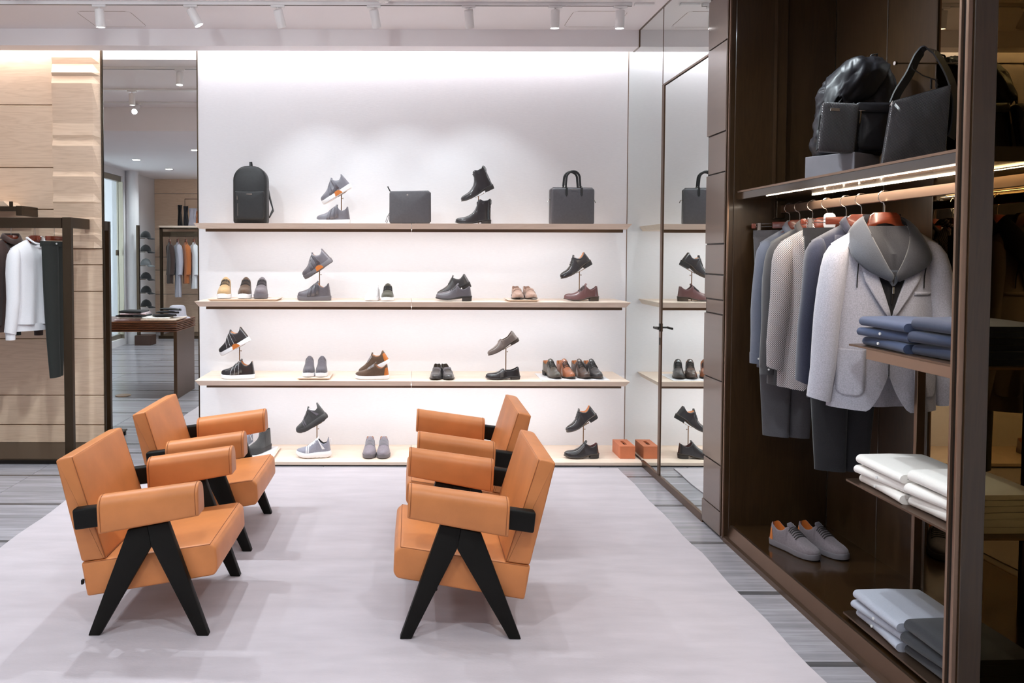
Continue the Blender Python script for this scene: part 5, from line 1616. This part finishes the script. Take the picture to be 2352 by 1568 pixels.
mo('body', puffed(rrect(-0.078, 0.078, 0.0, 0.235, 0.012), -0.02, 0.02, 0.01, 0.003), 'woven_leather', po, True, angle=70)
mo('zip', tube([(-0.079, 0, 0.01), (-0.079, 0, 0.22), (-0.06, 0, 0.236), (0.06, 0, 0.236), (0.079, 0, 0.22), (0.079, 0, 0.02)], 0.0035, 6), 'strap_black', po, True)
mo('zip_puller', J(tube([(-0.084, -0.01, 0.17), (-0.086, -0.012, 0.10)], 0.004, 6), tube([(-0.078, -0.012, 0.01), (-0.085, -0.014, -0.0)], 0.004, 6)), 'strap_black', po, True)
mo('logo_plate', bx(-0.045, -0.005, -0.026, -0.0225, 0.19, 0.205, 0.001), 'zip_silver', po)

tt = thing('woven_tote', 'black woven leather tote with a wide shoulder strap on the wardrobe shelf', 'tote bag', (2.135, 3.30, ZW), (R(-2), 0, R(-24)), scale=(0.78, 0.85, 1.0))
poly = [(-0.17, 0.0), (0.10, 0.0), (0.125, 0.02), (0.145, 0.335), (-0.115, 0.285), (-0.125, 0.27)]
fine_ = []
for i in range(len(poly)):
    a, b = poly[i], poly[(i + 1) % len(poly)]
    for t in range(6):
        fine_.append((a[0] + (b[0] - a[0]) * t / 6, a[1] + (b[1] - a[1]) * t / 6))
mo('body', puffed(fine_, -0.04, 0.045, 0.012, 0.016), 'woven_leather', tt, True, angle=80)
mo('rim', tube([(-0.118, -0.03, 0.282), (0.143, -0.03, 0.333), (0.146, 0.03, 0.333), (-0.118, 0.03, 0.282)], 0.004, 6, closed=True), 'strap_black', tt, True)
st_ = mo('shoulder_strap', tube(spl([(-0.115, 0, 0.275), (-0.095, 0, 0.32), (-0.04, 0.0, 0.40), (0.0, 0.0, 0.475), (0.03, 0.0, 0.50), (0.07, 0, 0.485), (0.12, 0, 0.42), (0.16, 0, 0.33), (0.175, 0, 0.25), (0.17, 0, 0.17), (0.155, 0, 0.12)]), 0, flat=(0.028, 0.004, (0.7, 0.7, 0))), 'strap_black', tt)
mo('buckle', J(tube([(-0.125, -0.02, 0.27), (-0.118, -0.02, 0.285), (-0.118, 0.02, 0.285), (-0.125, 0.02, 0.27)], 0.004, 6, closed=True)), 'zip_silver', st_, True)
mo('drawcord', J(tube([(0.01, -0.01, 0.495), (-0.03, -0.012, 0.46), (-0.03, -0.014, 0.42), (0.02, -0.016, 0.385), (0.075, -0.014, 0.365), (0.09, -0.012, 0.34)], 0.0028, 6), tube([(0.06, 0, 0.33), (0.06, 0, 0.375)], 0.006, 6), tube([(0.085, 0, 0.335), (0.085, 0, 0.37)], 0.006, 6)), 'black_metal', tt, True)
# ------------------------------------------------------------------ garment rack before the oak wall
YR = 6.30
rk = thing('garment_rack', 'dark bronze wall rack with a flat beam and one post, carrying knitwear', 'garment rack', (0, 0, 0))
mo('beam', bx(-5.2, -2.822, YR - 0.012, YR + 0.012, 1.892, 1.978, 0.002), 'bronze_dark', rk)
mo('post', bx(-2.812, -2.742, YR - 0.022, YR + 0.022, 0.05, 1.98, 0.002), 'bronze_dark', rk)
mo('bracket', bx(-2.806, -2.746, YR + 0.022, YW - 0.037, 1.895, 1.98, 0.002), 'bronze_dark', rk)
ub = thing('wall_bracket_shelf', 'short bronze bracket with an oak shelf above the garment rack', 'shelf', (0, 0, 0))
mo('beam', bx(-5.2, -3.255, 6.42, 6.44, 2.035, 2.075, 0.002), 'bronze_dark', ub)
mo('arm', bx(-3.255, -3.205, 6.42, YW - 0.0, 2.0, 2.08, 0.002), 'bronze_dark', ub)
mo('lug', bx(-3.31, -3.285, 6.42, 6.44, 2.075, 2.115, 0.002), 'bronze_dark', ub)
mo('board', prism([(-5.2, 2.08), (-3.33, 2.08), (-3.375, 2.12), (-5.2, 2.12)], 6.45, YW, 'y'), 'oak', ub)
KR = 'knitwear on the left rack'
KH = 'hangers on the left rack'
zr = 1.978
rr, cz = 0.05, -0.045


def rack_h(x):
    return (x, YR, zr - 0.0)


# hooks grip the beam's lower lip: hangers hang lower than on the wardrobe rail
def lower_hanger(fn, label, x, rot, **k):
    h = fn(label, (x, YR, zr - 0.052), rot, KH, **k)
    hk = [c for c in h.children if c.name.startswith('hook')][0]
    me = hk.data
    bpy.data.objects.remove(hk)
    mo('hook', tube([(0, 0, -0.10), (0, 0, -0.034)], 0.0022, 6), 'steel', h, True)
    return h


ra = R(57)
for x, lb, mat, b, kw in ((-3.42, 'dark green', 'green_knit', Body(a=0.205, hem=-0.83, b=0.055, seed=1, zn=-0.125, zs=-0.20, drop=0.05), dict(collar=(0.03, 0.012, 0.03))),
                          (-3.235, 'dark brown', 'brown_knit', Body(a=0.205, hem=-0.82, b=0.055, seed=2, zn=-0.125, zs=-0.20, drop=0.05), dict(collar=(0.045, 0.018, 0.03))),
                          (-3.04, 'white', 'white_knit', Body(a=0.21, hem=-0.81, b=0.06, seed=3, zn=-0.125, zs=-0.20, drop=0.05, folds=3), dict(collar=(0.014, 0.006, 0.03)))):
    lower_hanger(shoulder_hanger, 'red brown wooden hanger inside the %s sweater' % lb, x, ra, width=0.17)
    garment('sweater', '%s knitted sweater hanging on the left rack' % lb, 'sweater', (x, YR, zr - 0.052), ra, mat, b, KR, SL=0.68, out_=0.045, rib=True, sr=(0.05, 0.055), **kw)
lower_hanger(clip_hanger, 'clip hanger holding the black green trousers on the left rack', -2.885, R(70), half=0.14)
trousers('black green trousers clipped at the right end of the left rack', (-2.885, YR, zr - 0.052), R(70), 'green_trouser', KR, w=0.15, length=1.10, z0=-0.14)
# ------------------------------------------------------------------ the front of the shop, seen in the tall mirror
# slatted walnut table
tbw = thing('display_table', 'walnut table with a ribbed apron and bronze panel leg, seen in the mirror', 'table', (0, 0, 0))
mo('table_top', bx(-4.7, -2.70, 3.66, 4.44, 0.885, 0.9, 0.002), 'walnut', tbw)
for k in range(5):
    z = 0.783 + 0.0205 * k
    mo('apron_slat', bx(-4.7 + 0.0, -2.70 + (0.0 if k % 2 else 0.0), 3.66, 4.44, z, z + 0.013, 0.003), 'walnut', tbw)
mo('apron_core', bx(-4.69, -2.72, 3.68, 4.42, 0.785, 0.885), pmat('walnut_dark', (62, 34, 20), 0.5), tbw)
mo('panel_leg', bx(-2.745, -2.705, 3.70, 4.42, 0, 0.785, 0.002), 'bronze', tbw)
mo('panel_leg', bx(-4.69, -4.65, 3.70, 4.42, 0, 0.785, 0.002), 'bronze', tbw)
ZTB = 0.9005
for k, (mt, nm) in enumerate((('pink_wool', 'pink'), ('white_cotton', 'cream'), ('black_cloth', 'black'), ('pink_wool', 'pale pink'), ('black_cloth', 'charcoal'))):
    folded('folded_scarf', 'folded %s scarf in the pile on the walnut table' % nm, 'scarf', (-3.27 + 0.02 * (k % 2), 4.22, ZTB + 0.024 * k), R(90 + 6 * (k % 3 - 1)), mt, 0.28, 0.38 - 0.03 * k, 0.024, 'scarves on the walnut table', seed=k, button=False)
ty = thing('serving_tray', 'pale tray with folded beanies on the walnut table', 'tray', (-2.93, 4.16, ZTB))
mo('board', bx(-0.21, 0.2, -0.24, 0.22, 0.008, 0.024, 0.002), 'oak_shelf', ty)
mo('foot', bx(-0.17, 0.16, -0.2, 0.18, 0, 0.008), 'bronze_dark', ty)
folded('folded_scarf', 'white folded scarf under the black beanies', 'scarf', (-2.97, 4.24, ZTB + 0.0245), R(90), 'white_cotton', 0.2, 0.28, 0.02, 'scarves on the walnut table', seed=9, button=False)
for k in range(3):
    g_ = thing('beanie', 'black knitted beanie, %s of three stacked on the pale tray' % ('lowest', 'middle', 'topmost')[k], 'beanie', (-2.92 + 0.03 * k, 4.2 - 0.02 * k, ZTB + 0.045 + 0.034 * k), (0, R(-6), R(90 + 14 * k)), 'beanies')
    mo('crown', T(lathe([(0.0, 0.032), (0.05, 0.03), (0.09, 0.022), (0.105, 0.012), (0.1, 0.002), (0.0, 0.0)], 20), Matrix.Diagonal((1, 1.35, 1, 1))), 'black_cloth', g_, True)
    mo('cuff', T(tube([(0.1 * math.cos(R(a)), 0.132 * math.sin(R(a)), 0.014) for a in range(100, 261, 16)], 0.014, 6), Matrix()), 'black_cloth', g_, True)
ha = thing('felt_hat', 'pale grey felt bucket hat behind the beanies', 'hat', (-2.86, 3.88, ZTB))
mo('crown', lathe([(0.0, 0.155), (0.06, 0.155), (0.085, 0.148), (0.098, 0.12), (0.108, 0.03), (0.112, 0.012)], 28), 'lilac_cloth', ha, True)
mo('brim', lathe([(0.108, 0.03), (0.13, 0.008), (0.155, 0.0), (0.153, 0.004), (0.128, 0.014)], 28), 'lilac_cloth', ha, True)
fo_ = thing('floor_outlet', 'round brass floor outlet cover in the stone floor, seen in the mirror', 'floor outlet', (-3.42, 4.19, 0.0))
mo('ring', lathe([(0.07, 0.0), (0.09, 0.0), (0.088, 0.006), (0.072, 0.006)], 28), 'brass_rod', fo_, True)
mo('plate', cyl(0, 0, 0, 0.004, 0.07, 28), 'black_metal', fo_)

# cap stand
cs = thing('cap_stand', 'slim dark stand with pegs for six caps, seen in the mirror', 'cap stand', (-5.04, -0.99, 0))
mo('base', bx(-0.03, 0.27, -0.15, 0.15, 0, 0.18, 0.004), 'walnut_dark', cs)
mo('pole', bx(-0.025, 0.025, -0.03, 0.03, 0.18, 2.21, 0.002), 'bronze_dark', cs)
for k in range(6):
    mo('peg', bx(0.025, 0.13, -0.012, 0.012, 1.962 - 0.253 * k, 1.974 - 0.253 * k), 'bronze_dark', cs)
fabric('cap_grey', (96, 98, 100), 0.12, 200)
for k in range(6):
    c_ = thing('baseball_cap', '%s cap, %s from the top of the cap stand' % (('black', 'black', 'grey', 'black', 'black', 'dark grey')[k], ('first', 'second', 'third', 'fourth', 'fifth', 'sixth')[k]), 'cap', (-4.90, -0.99, 1.975 - 0.253 * k), (0, 0, 0), 'caps on the stand')
    mt = 'cap_grey' if k == 2 else 'black_cloth'
    rg = []
    for j in range(8):
        a = R(90 * j / 7.5)
        rg.append([(0.1 * math.cos(a) * math.cos(2 * PI * i / 24), 0.08 * math.cos(a) * math.sin(2 * PI * i / 24), 0.005 + 0.125 * math.sin(a)) for i in range(24)])
    mo('crown', loft(rg), mt, c_, True)
    br = []
    for j in range(5):
        q = j / 4
        br.append([((0.088 + 0.085 * q) * math.cos(R(t)) , (0.08) * math.sin(R(t)) * (1 - 0.1 * q), 0.012 - 0.03 * q - 0.012 * abs(math.sin(R(t)))) for t in range(-65, 66, 13)])
    mo('brim', loft(br, False, False), mt, c_, True, solid=0.004)
    mo('top_button', T(lathe([(0.008, 0), (0.007, 0.004), (0.0, 0.006)], 10), Matrix.Translation((0, 0, 0.129))), mt, c_, True)

# far oak wall and its rack
fw = thing('wall_far', None, None, (0, 0, 0), kind='structure')
for k, (za, zb_) in enumerate(((2.93, 3.22), (2.2, 2.92), (1.62, 2.19), (1.35, 1.61), (0.85, 1.34), (0.06, 0.84))):
    mo('oak_plank', bx(-5.3, -0.6, -2.75, -2.72, za, zb_, 0.003), 'oak', fw)
fr_ = thing('garment_rack', 'bronze garment rack with oak top shelf on the far wall, seen in the mirror', 'garment rack', (0, 0, 0))
mo('post', bx(-4.97, -4.915, -2.05, -2.0, 0, 2.2, 0.003), 'bronze_dark', fr_)
mo('post', bx(-2.6, -2.545, -2.05, -2.0, 0, 2.2, 0.003), 'bronze_dark', fr_)
mo('beam', bx(-4.95, -2.56, -2.045, -2.01, 2.02, 2.12, 0.003), 'bronze_dark', fr_)
mo('top_bar', bx(-4.97, -2.545, -2.05, -2.0, 2.17, 2.2, 0.003), 'bronze_dark', fr_)
mo('top_shelf', prism([(-4.93, 2.20), (-2.55, 2.20), (-2.5, 2.235), (-4.98, 2.235)], -2.7, -1.95, 'y'), 'oak_shelf', fr_)
mo('plinth', bx(-5.0, -2.5, -2.7, -1.98, 0, 0.06), 'bronze_dark', fr_)
for x, mt, nm, zz_ in ((-4.78, 'brown_knit', 'brown jacket', -0.98), (-4.62, 'lilac_cloth', 'lilac scarf and trousers', -1.25), (-4.46, 'rust_cloth', 'rust coloured jacket', -0.98), (-4.30, 'white_knit', 'white shirt', -1.08), (-4.16, 'lilac_cloth', 'pale lilac shirt', -1.0)):
    shoulder_hanger('hanger of the %s on the far rack' % nm, (x, -2.027, 2.07), R(62), 'hangers on the far rack', width=0.15)
    garment('hanging_garment', '%s hanging on the far rack, seen in the mirror' % nm, 'clothing', (x, -2.027, 2.07), R(62), mt, Body(a=0.17, hem=zz_, b=0.05, seed=int(-x * 10)), 'clothes on the far rack', SL=0.6, out_=0.03, sr=(0.04, 0.055))
# accessories above it
ph = thing('scarf_frame', 'small dark frame with scarves draped over it above the far rack', 'display frame', (-4.45, -2.3, 2.2355))
mo('frame', J(tube([(-0.1, 0, 0), (-0.1, 0, 0.55), (0.9, 0, 0.55), (0.9, 0, 0)], 0.008, 6)), 'bronze_dark', ph)
for x, mt, nm, w_, h_ in ((-4.62, 'black_cloth', 'black tie shaped scarf', 0.06, 0.42), (-4.50, 'charcoal_cloth', 'charcoal scarf', 0.07, 0.40), (-4.36, 'lilac_cloth', 'lilac scarf', 0.12, 0.36), (-4.24, 'rust_cloth', 'rust scarf', 0.08, 0.30)):
    g_ = []
    for j in range(9):
        q = j / 8
        g_.append([(w_ * (0.5 + 0.5 * abs(q - 0.4)) * (i / 4 - 0.5) * 2, 0.02 * math.sin(i * 2 + 3 * q), h_ * (1 - q)) for i in range(5)])
    tag(mo('draped_scarf', T(loft(g_, False, False), Matrix.Translation((x, -2.2, 2.236))), mt, smooth=True, solid=0.01), '%s draped above the far rack, seen in the mirror' % nm, 'scarf', 'scarves above the far rack')
# recessed downlights of the low ceiling; unseen ones behind the viewer added as fill
for k, (x, y) in enumerate(((-4.5, 0.6), (-4.4, -0.8), (-3.2, 1.8), (-2.2, 0.2), (-0.6, 1.8), (0.9, 1.8), (-0.8, -0.8), (0.9, -0.8), (-3.0, -1.6))):
    d = thing('downlight', ('round recessed downlight in the low ceiling nearest the window', 'round recessed downlight before the far oak wall')[k] if k < 2 else 'unseen downlight added to the low ceiling behind the viewer as fill light', 'downlight', (x, y, LOWC), group='recessed downlights')
    mo('trim_ring', lathe([(0.06, -0.002), (0.085, -0.004), (0.088, 0.0), (0.06, 0.002)], 28), 'white_metal', d, True)
    mo('lens', cyl(0, 0, -0.002, 0.0, 0.06, 24), 'lens', d)
    lamp('down_beam', 'SPOT', (0, 0, -0.02), W_DOWN, C_SPOT, aim=(0, 0, -2), parent=d, spot=150, radius=0.06, blend=1.0)
